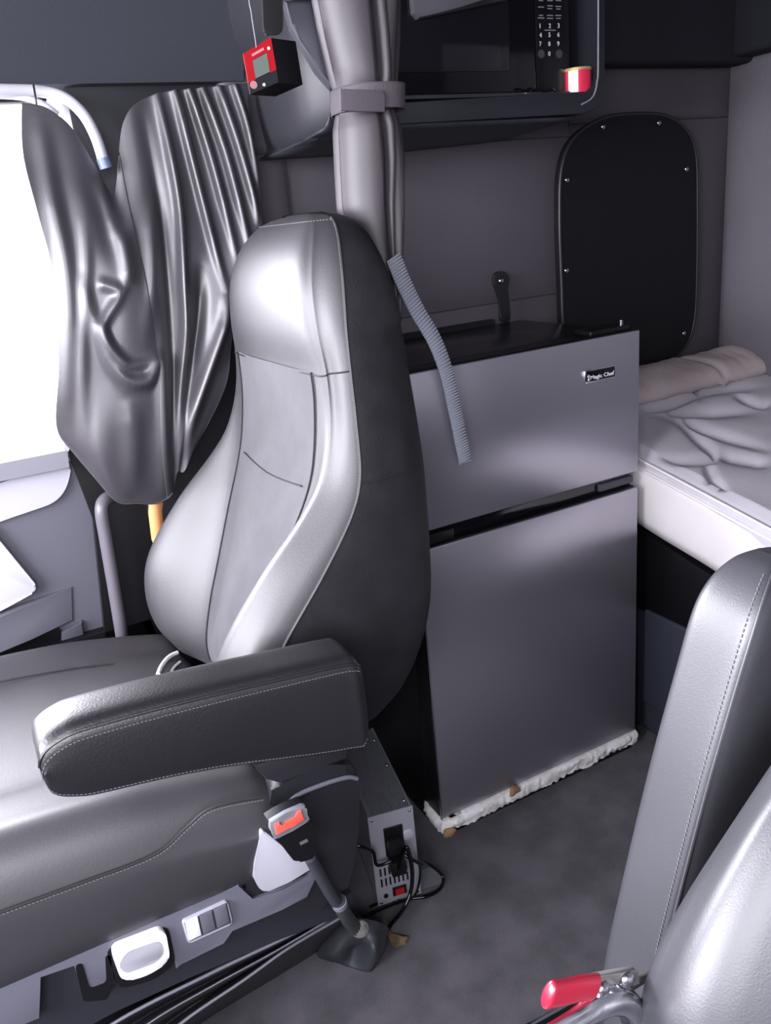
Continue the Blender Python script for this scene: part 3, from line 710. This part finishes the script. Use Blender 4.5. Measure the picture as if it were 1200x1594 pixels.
# reshape the core so it follows the tilt
for v in core.data.vertices:
    wy = v.co.y+mt.location.y; zc = v.co.z+mt.location.z
    top = zc > 0.4
    v.co.z = (ztop(0, wy)-(0.02 if top else 0.148))-mt.location.z
brd = [[Vector((0.5125, 0.352-0.95*i/NY, ztop(0, 0.352-0.95*i/NY)-0.026-0.118*j/6)) + Vector((-0.005*math.sin(PI*j/6)+0.004*nz(i*0.03, j*0.3, 2), 0, 0)) for j in range(7)] for i in range(NY+1)]
grid('side_border', brd, quilt_b, mt, 0.002)
for dz in (-0.012, -0.030):
    tube('piping', [Vector((0.509, 0.352-0.95*i/40, ztop(0, 0.352-0.95*i/40)+dz)) for i in range(41)], 0.003, quilt_b, mt, 8, 2)
rows = []
for i in range(61):
    x = 0.60+0.485*i/60; r = []
    for j in range(17):
        a = PI*j/16; yy = 0.334-0.125*(1-math.cos(a))/2
        zz = ztop(0, yy)+0.002+0.040*math.sin(a)**0.6*(1-0.2*nz(x*9, a, 0))
        cx = 0.010*math.exp(-((x-0.93+0.3*(yy-0.25))/0.008)**2)+0.003*nz(x*40, yy*40, 1)
        r.append(Vector((x, yy, zz-cx)))
    rows.append(r)
tag(grid('bolster_roll', rows, mat('pinkish_cloth', (192, 178, 178), 0.85, bump=('noise', 200, 0.001)), None, 0.002), 'pinkish rolled bolster lying along the wall edge of the mattress', 'bolster')

# ------------------------------------------------------------------ seats
def backrest_levels():
    #      z     h    xs     xw     xp     pw    xb
    return [(0.46, .205, -.350, -.375, -.345, .060, -.170),
            (0.50, .222, -.362, -.395, -.345, .070, -.140),
            (0.56, .230, -.358, -.398, -.325, .085, -.110),
            (0.62, .232, -.330, -.380, -.298, .100, -.092),
            (0.70, .228, -.262, -.320, -.262, .120, -.082),
            (0.76, .222, -.215, -.262, -.235, .132, -.078),
            (0.80, .216, -.196, -.232, -.222, .137, -.076),
            (0.86, .205, -.188, -.212, -.212, .138, -.076),
            (0.92, .196, -.184, -.206, -.210, .138, -.078),
            (0.97, .188, -.180, -.208, -.216, .125, -.080),
            (1.02, .176, -.172, -.204, -.214, .115, -.084),
            (1.06, .160, -.164, -.192, -.202, .100, -.092),
            (1.085, .138, -.156, -.178, -.184, .080, -.102),
            (1.098, .105, -.148, -.164, -.167, .055, -.115),
            (1.104, .055, -.138, -.148, -.150, .030, -.125)]
KS = 5
SGN = [1]
def ring(z, dx, dy, lv):
    h, xs, xw, xp, pw, xb = interp(lv, z); h -= 0.05*(z-0.78); dy = dy-0.05*(z-0.78)*SGN[0]
    c = [(xb, 0), (xb+0.002, -.55*h), (xb-.014, -.86*h), (xb-.05 if xs < xb-.1 else xb-.03, -h*.985), (xs, -h), (xw+.006, -h*.90), (xw, -(h*0.55+pw*0.45)), (xp, -pw), (xp-.002, 0)]
    c = c+[(a, -b) for a, b in reversed(c[1:-1])]
    return cr([Vector((a+dx, b+dy, z)) for a, b in c], KS, True)
def build_backrest(root, dx, dy, m_main, m_side, m_panel, lv=None, thread_side=True):
    lv = lv or backrest_levels(); zs = []
    z = lv[0][0]
    while z < 1.08: zs.append(z); z += 0.0125
    zs += [1.083, 1.090, 1.095, 1.099, 1.102, 1.104]
    R = [ring(z, dx, dy, lv) for z in zs]; n = len(R[0])
    bm = bmesh.new(); V = [[bm.verts.new(p) for p in r] for r in R]
    i_seam = 4*KS; i_seam2 = n-4*KS
    for i in range(len(V)-1):
        for k in range(n):
            f = bm.faces.new((V[i][k], V[i][(k+1) % n], V[i+1][(k+1) % n], V[i+1][k]))
            f.material_index = 1 if (k < i_seam or k >= i_seam2) else 0
    bm.faces.new(V[0][::-1]); bm.faces.new(V[-1])
    b = from_bm('backrest', bm, [m_main, m_side], root, 60)
    # fabric centre panel lying in its own recess
    ia, ib = 7*KS, n-7*KS
    rows = []
    for z, r in zip(zs, R):
        if 0.47 <= z <= 0.925:
            rows.append([r[k]+Vector((-0.0022*(1 if ia+1 < k < ib-1 else 0.1), 0, 0)) for k in range(ia, ib+1)])
    grid('centre_panel', rows, m_panel, b, 0, False, 80)
    E_ = Vector((-0.0018, 0, 0))
    tube('seam', [r[ia]+E_ for z, r in zip(zs, R) if 0.47 <= z <= 0.93][::2], 0.0011, dthread, b, 6, 3)
    tube('seam', [r[ib]+E_ for z, r in zip(zs, R) if 0.47 <= z <= 0.93][::2], 0.0011, dthread, b, 6, 3)
    for zq, k0, k1, sl in ((0.925, i_seam, i_seam2, 0.0005), (0.775, ia+1, ib-1, 0.0026)):
        tube('seam', [ring(zq-0.006*math.sin(PI*(k-k0)/(k1-k0)), dx, dy, lv)[k]+Vector((-sl, 0, 0)) for k in range(k0, k1+1)], 0.0011, dthread, b, 6, 0)
    for k, sg in ((i_seam, -1), (i_seam2, 1)):
        pts = [r[k]+Vector((-0.0006, 0.0008*sg, 0)) for z, r in zip(zs, R) if 0.5 < z < 1.06][::2]
        top = [ring(z, dx, dy, lv)[k] for z in (1.07, 1.085, 1.095)]
        stitch(pts+top, thread, b, 0.00045, 0.0040)
        tube('piping', [p+Vector((0.0015, 0, 0)) for p in pts+top], 0.0016, m_main, b, 6, 3)
    rt = ring(1.0925, dx, dy, lv); stitch([rt[k]+Vector((-0.0006, 0, 0.0006)) for k in range(i_seam, i_seam2+1, 2)], thread, b, 0.0005, 0.0040)
    return b
ps = thing('passenger_seat', 'black and grey passenger truck seat in front of the fridge', 'seat', (-0.55, -0.03, 0.0))
bk = build_backrest(ps, 0, -0.01, leather_s, side_fab, seat_fab)
# horizontal seam on the near side cover
rr_ = ring(0.795, 0, -0.01, backrest_levels()); tube('seam', [rr_[k]+Vector((0, -0.0012, 0)) for k in range(3*KS-2, 4*KS+1)], 0.0008, dthread, bk, 6, 0)
# seat cushion
cuc = []
xs_ = [-1.05, -1.03, -0.95, -0.80, -0.66, -0.55, -0.48, -0.42, -0.385, -0.365]
zrim = [0.45, 0.50, 0.53, 0.532, 0.525, 0.515, 0.502, 0.488, 0.476, 0.455]
zmid = [0.44, 0.48, 0.505, 0.505, 0.498, 0.493, 0.488, 0.48, 0.465, 0.445]
zbot = [0.40, 0.38, 0.36, 0.355, 0.352, 0.350, 0.348, 0.35, 0.37, 0.39]
for x, zr, zm_, zb_ in zip(xs_, zrim, zmid, zbot):
    prof = [(-.272, zb_), (-.287, zb_+.03), (-.291, 0.5*zb_+0.5*zr), (-.287, zr-.055), (-.272, zr-.02), (-.245, zr), (-.215, zr-.003), (-.17, zr-.012), (-.12, zm_), (-.02, zm_-.004), (.10, zm_), (.15, zr-.012), (.19, zr-.004), (.215, zr-.012), (.235, zr-.04), (.24, zr-.08), (.23, zb_)]
    cuc.append([Vector((x, y, z)) for y, z in prof])
cs = bigrid(cuc, 4, 5)
bm = bmesh.new(); V = [[bm.verts.new(p) for p in r] for r in cs]; n = len(cs[0])
for i in range(len(V)-1):
    for k in range(n): bm.faces.new((V[i][k], V[i][(k+1) % n], V[i+1][(k+1) % n], V[i+1][k]))
bm.faces.new(V[0][::-1]); bm.faces.new(V[-1])
cu = from_bm('seat_cushion', bm, leather_s, ps, 60)
# stitched seam on the near bolster and across the top
sm = [px(x, y, 1, -.2915) for x, y in ((-80, 1450), (0, 1420), (120, 1376), (240, 1330), (290, 1288), (330, 1258), (410, 1241))]
tube('seam', sm, 0.0013, dthread, cu, 6, 6); stitch([p+Vector((0, -0.001, -0.003)) for p in sm], thread, cu, 0.0005, 0.0040)
def cush_z(x, y):
    best = min((((p.x-x)**2+(p.y-y)**2), p.z) for r in cs for p in r if p.z > 0.43); return best[1]
tube('seam', [Vector((x, y, cush_z(x, y)+0.0015)) for x, y in ((-0.95, 0.145), (-0.8, 0.14), (-0.66, 0.135), (-0.55, 0.13), (-0.48, 0.12))], 0.0012, dthread, cu, 6, 6)
tube('seam', [Vector((-0.69+0.02*math.sin(k), y, cush_z(-0.69, y)+0.0012)) for k, y in enumerate((0.19, 0.12, 0.04, -0.05, -0.14, -0.2))], 0.0011, dthread, cu, 6, 6)
tube('latch_loop', [px(246, 1050, 1, .06), px(252, 1036, 1, .085), px(264, 1022, 1, .11), px(276, 1016, 1, .12)], 0.0035, wplas, ps, 8)
tube('latch_loop', [px(264, 1052, 1, .055), px(270, 1040, 1, .075), px(280, 1031, 1, .09)], 0.003, chrome, ps, 8)
# armrest
def armrest(root, name='armrest', xf=None, m=leather):
    ol = [(-.604, .640, .654), (-.602, .624, .667), (-.595, .612, .676), (-.580, .604, .682), (-.56, .598, .684), (-.50, .588, .680), (-.44, .575, .674), (-.38, .558, .667), (-.33, .544, .661), (-.30, .537, .657), (-.285, .535, .653), (-.277, .545, .645)]
    rows = []
    for x, zl, zh in ol:
        y0, y1 = -.362, -.294; r_ = 0.012
        e = 0.006 if x in (-.604, -.277) else 0
        c = [(y0+r_+e, zl+e), (y0+.003+e, zl+.008+e), (y0+e, zl+.02), (y0-.001+e, (zl+zh)/2), (y0+e, zh-.022), (y0+.003+e, zh-.010), (y0+.012+e, zh-.002-e), ((y0+y1)/2, zh-e), (y1-.012-e, zh-.002-e), (y1-.002-e, zh-.012), (y1-e, (zl+zh)/2), (y1-.004-e, zl+.01), (y1-r_-e, zl+e), ((y0+y1)/2, zl-.001+e)]
        rows.append(cr([Vector((x, a, b)) for a, b in c], 3, True))
    R = []
    cols = [cr([r[k] for r in rows], 6) for k in range(len(rows[0]))]
    R = [[cols[k][i] for k in range(len(cols))] for i in range(len(cols[0]))]
    if xf: R = [[xf(p) for p in r] for r in R]
    a = grid(name, R, m, root, 0, True, 60, True)
    st_i = 5*3
    line = [r[st_i] for r in R[3:-3:3]]
    tube('piping', [p+(Vector((0, -0.0005, 0.0008)) if not xf else Vector((-0.0008, -0.0005, 0))) for p in line], 0.0016, m, a, 6, 3)
    stitch([r[4*3+1]+(Vector((0, -0.0008, 0)) if not xf else Vector((0, -0.0008, 0))) for r in R[3:-3:3]], thread, a, 0.00045, 0.0038)
    if not xf: stitch([r[1*3]+Vector((0, -0.001, 0)) for r in R[5:-4:3]], thread, a, 0.00045, 0.0038)
    return a
ar = armrest(ps)
# armrest hinge block between cushion and arm
prism('armrest_hinge', [px(x, y, 1, -.335) for x, y in ((395, 1192), (470, 1170), (545, 1150), (540, 1185), (470, 1200), (440, 1222), (415, 1215))], (0, 0.09, 0), dplas, ps, 0.004)
# recliner side cover
rc_o = cr(PY([(430, 1214), (470, 1198), (520, 1190), (552, 1196), (560, 1222), (557, 1300), (545, 1370), (520, 1410), (470, 1428), (400, 1440), (383, 1410), (384, 1370), (396, 1330), (412, 1290), (420, 1250)], -0.275), 4, True)
rc = prism('recliner_cover', rc_o, (0, 0.05, 0), dplas, ps, 0.010, 4)
tube('cover_highlight', [px(x, y, 1, -.278) for x, y in ((442, 1262), (460, 1240), (500, 1222), (540, 1210), (556, 1212))], 0.003, gplas, rc, 8)  # lighter grey bar painted in for the curved highlight on the cover
prism('recliner_lever', PY(rnd([(407, 1290), (396, 1345), (397, 1374), (410, 1391), (450, 1374), (490, 1349), (455, 1330)], 9), -0.292), (0, 0.016, 0), lplas, ps, 0.002, 3)
# side trim panel below the cushion
trim = prism('side_trim', PY([(-120, 1588), (0, 1540), (150, 1474), (250, 1430), (350, 1388), (372, 1376), (392, 1402), (440, 1385), (478, 1366), (490, 1352), (491, 1370), (478, 1398), (440, 1416), (360, 1448), (350, 1470), (280, 1500), (275, 1510), (268, 1480), (262, 1446), (170, 1480), (172, 1500), (180, 1530), (160, 1552), (128, 1550), (118, 1500), (60, 1520), (64, 1585), (0, 1610), (-120, 1660)], -0.280), (0, 0.02, 0), mat('trim_grey', (98, 98, 110), 0.5), ps, 0.002)
prism('lower_trim', PY([(-120, 1600), (60, 1515), (264, 1432), (350, 1440), (470, 1415), (548, 1390), (552, 1405), (520, 1432), (430, 1465), (300, 1520), (180, 1575), (60, 1640), (-120, 1720)], -0.262), (0, 0.03, 0), mat('lower_trim_black', (38, 40, 47), 0.5), ps, 0.003)
hd = prism('adjuster_handle', PY(rnd([(171, 1478), (257, 1445), (266, 1496), (230, 1519), (190, 1530)], 16, 8), -0.288), (0, 0.012, 0), wplas, ps, 0.0015, 3)
prism('finger_recess', PY(rnd([(184, 1504), (196, 1482), (250, 1464), (256, 1486), (240, 1500), (196, 1516)], 14, 8), -0.2888), (0, 0.003, 0), lplas, hd, 0.001)
prism('handle_well', PY(rnd([(164, 1480), (262, 1441), (274, 1500), (240, 1526), (186, 1540)], 14, 6), -0.2815), (0, 0.003, 0), blk, ps, 0)
prism('handle_well', PY(rnd([(128, 1500), (117, 1504), (130, 1560), (168, 1556), (178, 1530), (172, 1486), (164, 1490), (166, 1530), (140, 1540)], 7, 5), -0.2815), (0, 0.003, 0), blk, ps, 0)
swb = prism('switch_panel', PY(rnd([(283, 1435), (354, 1402), (363, 1438), (293, 1470)], 6), -0.2840), (0, 0.005, 0), lplas, ps, 0.001)
prism('switch_bezel', PY([(287, 1437), (353, 1406), (360, 1437), (295, 1466)], -0.2850), (0, 0.003, 0), mplas, swb, 0.0005)
for k, m_ in enumerate((wplas, gplas, gplas)):
    x0 = 289+k*22; y0 = 1438-k*10
    prism('rocker_switch', PY([(x0, y0), (x0+19, y0-8.5), (x0+25, y0+18), (x0+6, y0+27)], -0.2885), (0, 0.004, 0), m_, swb, 0.001)
# pedestal and rubber bellows down to the floor
box('pedestal', (-0.95, -0.10, 0.0), (-0.34, 0.16, 0.34), blk, ps, 0.01)
top_l = [(540, 1398), (430, 1452), (330, 1500), (170, 1594), (40, 1680)]
l1 = [(536, 1412), (430, 1466), (330, 1514), (175, 1594), (50, 1690)]
l2 = [(532, 1420), (430, 1480), (330, 1535), (230, 1594), (120, 1680)]
l3 = [(530, 1428), (450, 1475), (380, 1525), (280, 1594), (200, 1670)]
l4 = [(528, 1440), (500, 1475), (430, 1520), (310, 1594), (220, 1670)]
Ys = [-.245, -.262, -.225, -.232, -.195, -.205, -.16, -.115]
Ls = []
def mid(a, b, f): return [(p[0]*(1-f)+q[0]*f, p[1]*(1-f)+q[1]*f) for p, q in zip(a, b)]
curves = [(top_l, -.24), (l1, -.258), (mid(l1, l2, .5), -.228), (l2, -.243), (mid(l2, l3, .5), -.205), (l3, -.222)]
bot = [px(x, y, 2, 0.001) for x, y in l4]
rows = [cr([px(x, y, 1, Y) for x, y in c], 10) for c, Y in curves]+[cr([(px(a[0], a[1], 1, -.2)*0.5+b*0.5) for a, b in zip(mid(l3, l4, .5), bot)], 10), cr(bot, 10)]
cols = [cr([r[k] for r in rows], 5) for k in range(len(rows[0]))]
grid('bellows', [[c[i] for c in cols] for i in range(len(cols[0]))], mat('black_bellows', (26, 26, 30), 0.42, spec=0.6), ps, 0.002)
for c, Y, r_ in ((l1, -.2595, .0022), (l2, -.2445, .0012), (l3, -.2235, .0024)):
    tube('bellows_bead', [px(x, y, 1, Y) for x, y in c], r_, mat('grey_bead', (105, 105, 114), 0.4) if 'grey_bead' not in bpy.data.materials else bpy.data.materials['grey_bead'], ps, 8)
# rubber foot mount
# ------------------------------------------------------------------ belt buckle
bu = thing('belt_buckle', 'black seat belt buckle with orange-red release on a stalk beside the seat', 'buckle', px(570, 1505, 2, 0))
YB = -0.33
body = cr(PY([(420, 1282), (470, 1256), (477, 1262), (488, 1290), (497, 1322), (494, 1332), (482, 1338), (462, 1343), (454, 1336), (440, 1318), (428, 1302)], YB), 3, True)
prism('housing', body, (0, 0.020, 0), blk, bu, 0.004, 3)
prism('bezel', cr(PY([(421, 1280), (470, 1255), (476, 1260), (480, 1276), (478, 1280), (434, 1306), (427, 1302)], YB-0.003), 2, True), (0, 0.006, 0), alu, bu, 0.0015)
prism('release_button', PY([(427, 1285), (435, 1281), (438, 1286), (462, 1272), (462, 1266), (469, 1262), (474, 1276), (455, 1289), (451, 1288), (436, 1298), (431, 1300)], YB-0.0055), (0, 0.004, 0), orange, bu, 0.0006)
box_p = px(473, 1311, 1, YB-0.0015)
prism('press_mark', PY([(466, 1312), (478, 1306), (480, 1310), (468, 1316)], YB-0.0006), (0, 0.001, 0), gplas, bu, 0)
tube('stalk', [px(482, 1334, 1, -.318), px(498, 1362, 1, -.308), px(515, 1392, 1, -.300), px(532, 1416, 1, -.293)], 0.0075, rubber, bu, 12)
tube('stalk_sleeve', [px(526, 1402, 1, -.297), px(534, 1418, 1, -.290), px(544, 1434, 1, -.275), px(558, 1450, 1, -.255)], [.0092]*19, rubber, bu, 14)
tube('collar', [px(527, 1403, 1, -.297), px(529, 1408, 1, -.295)], 0.0102, alu, bu, 14, 0)
p_ = px(561, 1447, 1, -.268)
bm = bmesh.new(); disc_bm(bm, p_, (-0.2, -1, 0.4), 0.0085, 0.006, 6); disc_bm(bm, p_+Vector((0.0006, 0.003, -0.001)), (-0.2, -1, 0.4), 0.0115, 0.003, 24); disc_bm(bm, p_+Vector((-0.001, -0.005, 0.002)), (-0.2, -1, 0.4), 0.0045, 0.003, 16)
from_bm('bolt', bm, zinc, bu)
# crumpled rubber boot around the anchor
bo = thing('rubber_boot', 'crumpled dark rubber boot around the buckle anchor on the floor', 'boot', px(550, 1490, 2, 0))
rows = []
cB = px(555, 1480, 2, 0.0)
bo_ctrl = [[(522, 1440), (540, 1434), (562, 1430), (590, 1436), (604, 1444)],
           [(510, 1452), (534, 1450), (560, 1448), (585, 1446), (602, 1456)],
           [(498, 1470), (528, 1472), (556, 1466), (582, 1462), (598, 1476)],
           [(494, 1484), (524, 1486), (554, 1474), (580, 1480), (588, 1494)],
           [(498, 1490), (526, 1498), (552, 1508), (574, 1512), (582, 1506)]]
bo_z = [[.055, .070, .075, .065, .04], [.045, .066, .074, .066, .035], [.03, .050, .052, .062, .03], [.012, .035, .030, .050, .02], [.002, .002, .002, .002, .002]]
rows = bigrid([[px(x, y, 2, z) for (x, y), z in zip(r, zz)] for r, zz in zip(bo_ctrl, bo_z)], 8, 8)
for r in rows:
    for p in r: p += Vector((0, -1, 0.3))*0.004*nz(*(p*45)); p.z = max(0.001, p.z)
grid('boot_skin', rows, rubber, bo, 0.003)
pc_ = px(560, 1462, 2, 0.03)
box('anchor_block', (pc_.x-0.03, pc_.y-0.0, 0.0), (pc_.x+0.02, pc_.y+0.05, 0.04), rubber, bo, 0.01, 3)

# ------------------------------------------------------------------ power inverter
iv = thing('power_inverter', 'silver finned power inverter standing on edge between seat and fridge', 'inverter', (-0.13, 0.03, 0))
A = px(590, 1412, 2, 0.0); B = px(655, 1392, 2, 0.0)
ux = (B-A); wI = ux.length; ux.normalize(); uy = Vector((-ux.y, ux.x, 0)); ux = Vector((ux.x, ux.y, 0))
hI = 0.182; lI = 0.235
def ip(a, b, c): return A+ux*a+uy*b+Vector((0, 0, c+0.002))
bm = bmesh.new()
# finned extruded case: profile across width, running along its length
prof = []
nf = 15
prof = [(0.0, 0.0), (wI, 0.0), (wI, hI-0.006)]
tf = [(wI, hI)]
for k in range(nf):
    a = wI-0.004-(wI-0.008)*k/nf; b = wI-0.004-(wI-0.008)*(k+0.55)/nf; tf += [(a, hI), (a, hI-0.0035), (b, hI-0.0035), (b, hI)]
side = [(0.0, hI)]
for k in range(22):
    a = hI-0.006-(hI-0.02)*k/22; b = hI-0.006-(hI-0.02)*(k+0.5)/22; side += [(0.0, a), (0.003, a), (0.003, b), (0.0, b)]
pts = [ip(a, 0.003, c) for a, c in prof+tf[0:]+side]
prism_bm(bm, pts, uy*lI); from_bm('finned_case', bm, alu, iv, 20)
fp = prism('end_plate', [ip(-0.001, 0.003, 0), ip(wI+0.001, 0.003, 0), ip(wI+0.001, 0.003, hI+0.001), ip(-0.001, 0.003, hI+0.001)], -uy*0.003, alu_l, iv, 0.0005)
for a, c in ((0.005, 0.006), (wI-0.005, 0.006), (0.005, hI-0.006), (wI-0.005, hI-0.006)):
    bm = bmesh.new(); dome_bm(bm, ip(a, -0.0005, c), -uy, 0.0028, 0.0016, 10, 3); from_bm('screw', bm, steel_e, iv)
for b in (0.02, 0.12, 0.2):
    bm = bmesh.new(); dome_bm(bm, ip(wI-0.008, b, hI), (0, 0, 1), 0.003, 0.002, 10, 3); from_bm('screw', bm, steel_e, iv)
bm = bmesh.new()
for r_ in range(2):
    for k in range(7):
        a = 0.008+k*0.0075; z0 = 0.038+r_*0.022
        prism_bm(bm, [ip(a, -0.0002, z0), ip(a+0.003, -0.0002, z0), ip(a+0.003, -0.0002, z0+0.016), ip(a, -0.0002, z0+0.016)], -uy*0.0006)
from_bm('vent_slot', bm, blk, fp)
prism('rocker_bezel', [ip(0.026, -0.0005, 0.014), ip(0.05, -0.0005, 0.014), ip(0.05, -0.0005, 0.031), ip(0.026, -0.0005, 0.031)], -uy*0.003, blk, iv, 0.0008)
prism('red_rocker', [ip(0.030, -0.003, 0.0165), ip(0.046, -0.003, 0.0165), ip(0.046, -0.003, 0.0285), ip(0.030, -0.003, 0.0285)], -uy*0.003, redp, iv, 0.0008)
bm = bmesh.new(); disc_bm(bm, ip(0.014, -0.0003, 0.018), -uy, 0.004, 0.002, 14); from_bm('fuse_cap', bm, blk, iv)
prism('outlet_block', [ip(0.022, -0.0005, 0.10), ip(0.054, -0.0005, 0.10), ip(0.054, -0.0005, 0.155), ip(0.022, -0.0005, 0.155)], -uy*0.004, blk, iv, 0.001)
bm = bmesh.new(); dome_bm(bm, ip(0.062, -0.0005, 0.128), -uy, 0.012, 0.003, 18, 4); from_bm('round_cap', bm, lplas, iv)
prism('mounting_flange', [Vector((p.x, p.y, 0.0)) for p in (ip(wI, 0.01, 0), ip(wI+0.045, 0.01, 0), ip(wI+0.045, 0.05, 0), ip(wI, 0.05, 0))], (0, 0, 0.002), alu, iv, 0.0003)
# plugs and cables
def cable(name, label, pts, r=0.0028, plug=None):
    t = tube(name, pts, r, blkg, iv, 8, 8)
    if plug:
        bm = bmesh.new(); c, s = plug
        prism_bm(bm, [c+ux*a*s+Vector((0, 0, b*s)) for a, b in ((-.011, -.013), (.011, -.013), (.013, 0), (.011, .013), (-.011, .013), (-.013, 0))], -uy*0.022*s, 0.003)
        from_bm('plug', bm, blk, t)
    return t
cable('power_cord', 'black cord looping from upper inverter plug out to the right on the carpet', [ip(0.04, -0.03, 0.125), ip(0.07, -0.04, 0.10), px(660, 1340, 2, .05), px(688, 1362, 2, .015), px(686, 1382, 2, .006), px(665, 1395, 2, .005), px(635, 1400, 2, .004), px(600, 1412, 2, .004), px(565, 1428, 2, .004)], 0.003, (ip(0.036, -0.004, 0.128), 0.95))
cable('power_cord', 'shiny black cord hanging down from lower inverter plug', [ip(0.035, -0.03, 0.095), px(632, 1318, 1, -.125), px(641, 1350, 1, -.13), px(640, 1385, 1, -.135), px(628, 1415, 1, -.14), px(608, 1440, 2, .012), px(602, 1452, 2, .005)], 0.0034, (ip(0.036, -0.004, 0.09), 1.1))
cable('power_cord', 'braided black cord running left from the inverter plugs behind the seat', [ip(0.024, -0.028, 0.112), ip(0.0, -0.028, 0.112), px(580, 1325, 1, -.10), px(556, 1316, 1, -.09), px(530, 1312, 1, -.07)], 0.0028)
cable('power_cord', 'thin black cord trailing behind the shiny cord near the inverter', [ip(0.05, -0.02, 0.11), px(652, 1345, 1, -.11), px(652, 1375, 1, -.11), px(640, 1398, 2, .006), px(600, 1403, 2, .004), px(575, 1412, 2, .004)], 0.002)
# torn floor scraps
bm = bmesh.new()
prism_bm(bm, [px(x, y, 2, .001) for x, y in ((596, 1428), (604, 1442), (608, 1456), (636, 1462), (632, 1470), (614, 1476), (602, 1460), (594, 1442))], (0, 0, 0.006))
bmesh.ops.subdivide_edges(bm, edges=bm.edges, cuts=3)
for v in bm.verts: v.co += Vector((nz(*(v.co*120)), nz(*(v.co*110)), 0))*0.004
tag(from_bm('carpet_scrap', bm, mat('tan_scrap', (118, 98, 72), 0.9, var=(60, 0.3), bump=('noise', 150, 0.002))), 'torn tan scrap on the carpet below the inverter', 'scrap')

# ------------------------------------------------------------------ driver seat: backrest, raised armrest
DX, DY = 0.102, -0.992
SGN[0] = -1
dsx = thing('driver_seat', 'near black leather driver seat at the lower right with raised armrest', 'seat', (-0.3, DY, 0))
build_backrest(dsx, DX, DY, leather_d, side_fab, leather_d)
box('seat_cushion', (-0.95, DY-0.24, 0.34), (-0.24, DY+0.23, 0.47), leather_s, dsx, 0.04, 5)
box('pedestal', (-0.85, DY-0.18, 0.0), (-0.22, DY+0.16, 0.34), blk, dsx, 0.01)
# raised armrest: a long padded bar standing nearly upright
rows = []
#        z      X front  Yf (far/left edge) Yn (near/right edge, stitched)  depth in X
lvA = [(0.40, -.226, -.678, -.722, .05), (0.43, -.232, -.670, -.728, .075), (0.48, -.226, -.668, -.728, .085), (0.56, -.206, -.668, -.728, .09), (0.66, -.178, -.668, -.728, .09), (0.74, -.152, -.668, -.728, .09), (0.785, -.136, -.668, -.728, .09), (0.808, -.122, -.671, -.724, .085), (0.822, -.104, -.677, -.716, .068), (0.826, -.085, -.684, -.705, .04)]
for z, xf, yf, yn, dp in lvA:
    e = 0.011; w_ = yf-yn
    c = [(xf, yf-.3*w_), (xf+.002, yf-.08*w_), (xf+e, yf), (xf+dp*.5, yf+.001), (xf+dp-e, yf), (xf+dp, yf-.12*w_), (xf+dp, yn+.12*w_), (xf+dp-e, yn), (xf+dp*.5, yn-.001), (xf+e+.004, yn), (xf+.003, yn+.07*w_), (xf, yn+.22*w_)]
    rows.append(cr([Vector((a, b, z-0.25*(a-xf))) for a, b in c], 4, True))
cols = [cr([r[k] for r in rows], 8) for k in range(len(rows[0]))]
RA = [[c[i] for c in cols] for i in range(len(cols[0]))]
aa = grid('armrest', RA, leather_d, dsx, 0, True, 60, True)
ln = [r[10*4]+Vector((-0.0009, -0.0009, 0)) for r in RA[4:-6:3]]
tube('piping', ln, 0.0013, leather_d, aa, 6, 3); stitch([r[11*4-1]+Vector((-0.0008, 0, 0)) for r in RA[4:-6:3]], thread, aa, 0.0005, 0.004)

# ------------------------------------------------------------------ toggle clamp with red grip on a chrome tube
cl = thing('toggle_clamp', 'zinc clamp lever with red vinyl grip on a chrome tube at the bottom', 'clamp', px(930, 1620, 1, -.765))
YC = -0.765
gp = [px(850, 1549, 1, YC), px(858, 1548, 1, YC), px(880, 1544, 1, YC), px(905, 1538, 1, YC), px(924, 1536, 1, YC)]
P = cr(gp, 6); n = len(P)
rad_ = [0.0085*math.sqrt(max(0.05, 1-(1-min(1, i/5))**2))*1.0 for i in range(n)]
bm = bmesh.new(); tube_bm(bm, P, [r*1.15 for r in rad_], 16, 0.5)
from_bm('red_grip', bm, redv, cl, 60)
prism('lever_plate', PY([(920, 1522), (990, 1510), (995, 1515), (996, 1532), (975, 1540), (950, 1540), (924, 1550)], YC), (0, 0.004, 0), zinc, cl, 0.0008)
prism('lever_plate', PY([(940, 1534), (1000, 1520), (1020, 1512), (1014, 1526), (978, 1548), (955, 1542)], YC+0.012), (0, 0.004, 0), zinc, cl, 0.0008)
for x, y in ((976, 1525), (938, 1540)):
    bm = bmesh.new(); dome_bm(bm, px(x, y, 1, YC-0.0005), (0, -1, 0), 0.006, 0.004, 16, 4); from_bm('rivet', bm, steel_e, cl)
tube('chrome_tube', [px(820, 1625, 1, YC-.0), px(880, 1592, 1, YC), px(920, 1568, 1, YC), px(950, 1556, 1, YC), px(975, 1562, 1, YC), px(990, 1590, 1, YC), px(996, 1640, 1, YC)], 0.0098, chrome, cl, 16)
prism('clamp_arm', PY([(946, 1536), (960, 1534), (1010, 1572), (1020, 1610), (1000, 1612), (985, 1575), (955, 1552)], YC-0.004), (0, 0.008, 0), chrome, cl, 0.002)
tube('cable', [px(1015, 1612, 1, YC), px(960, 1548, 1, YC+.012), px(905, 1562, 1, YC+.012), px(820, 1612, 1, YC+.012)], 0.0014, redp, cl, 6)

for o in list(bpy.data.objects):
    if '_b' in o.keys(): del o['_b']
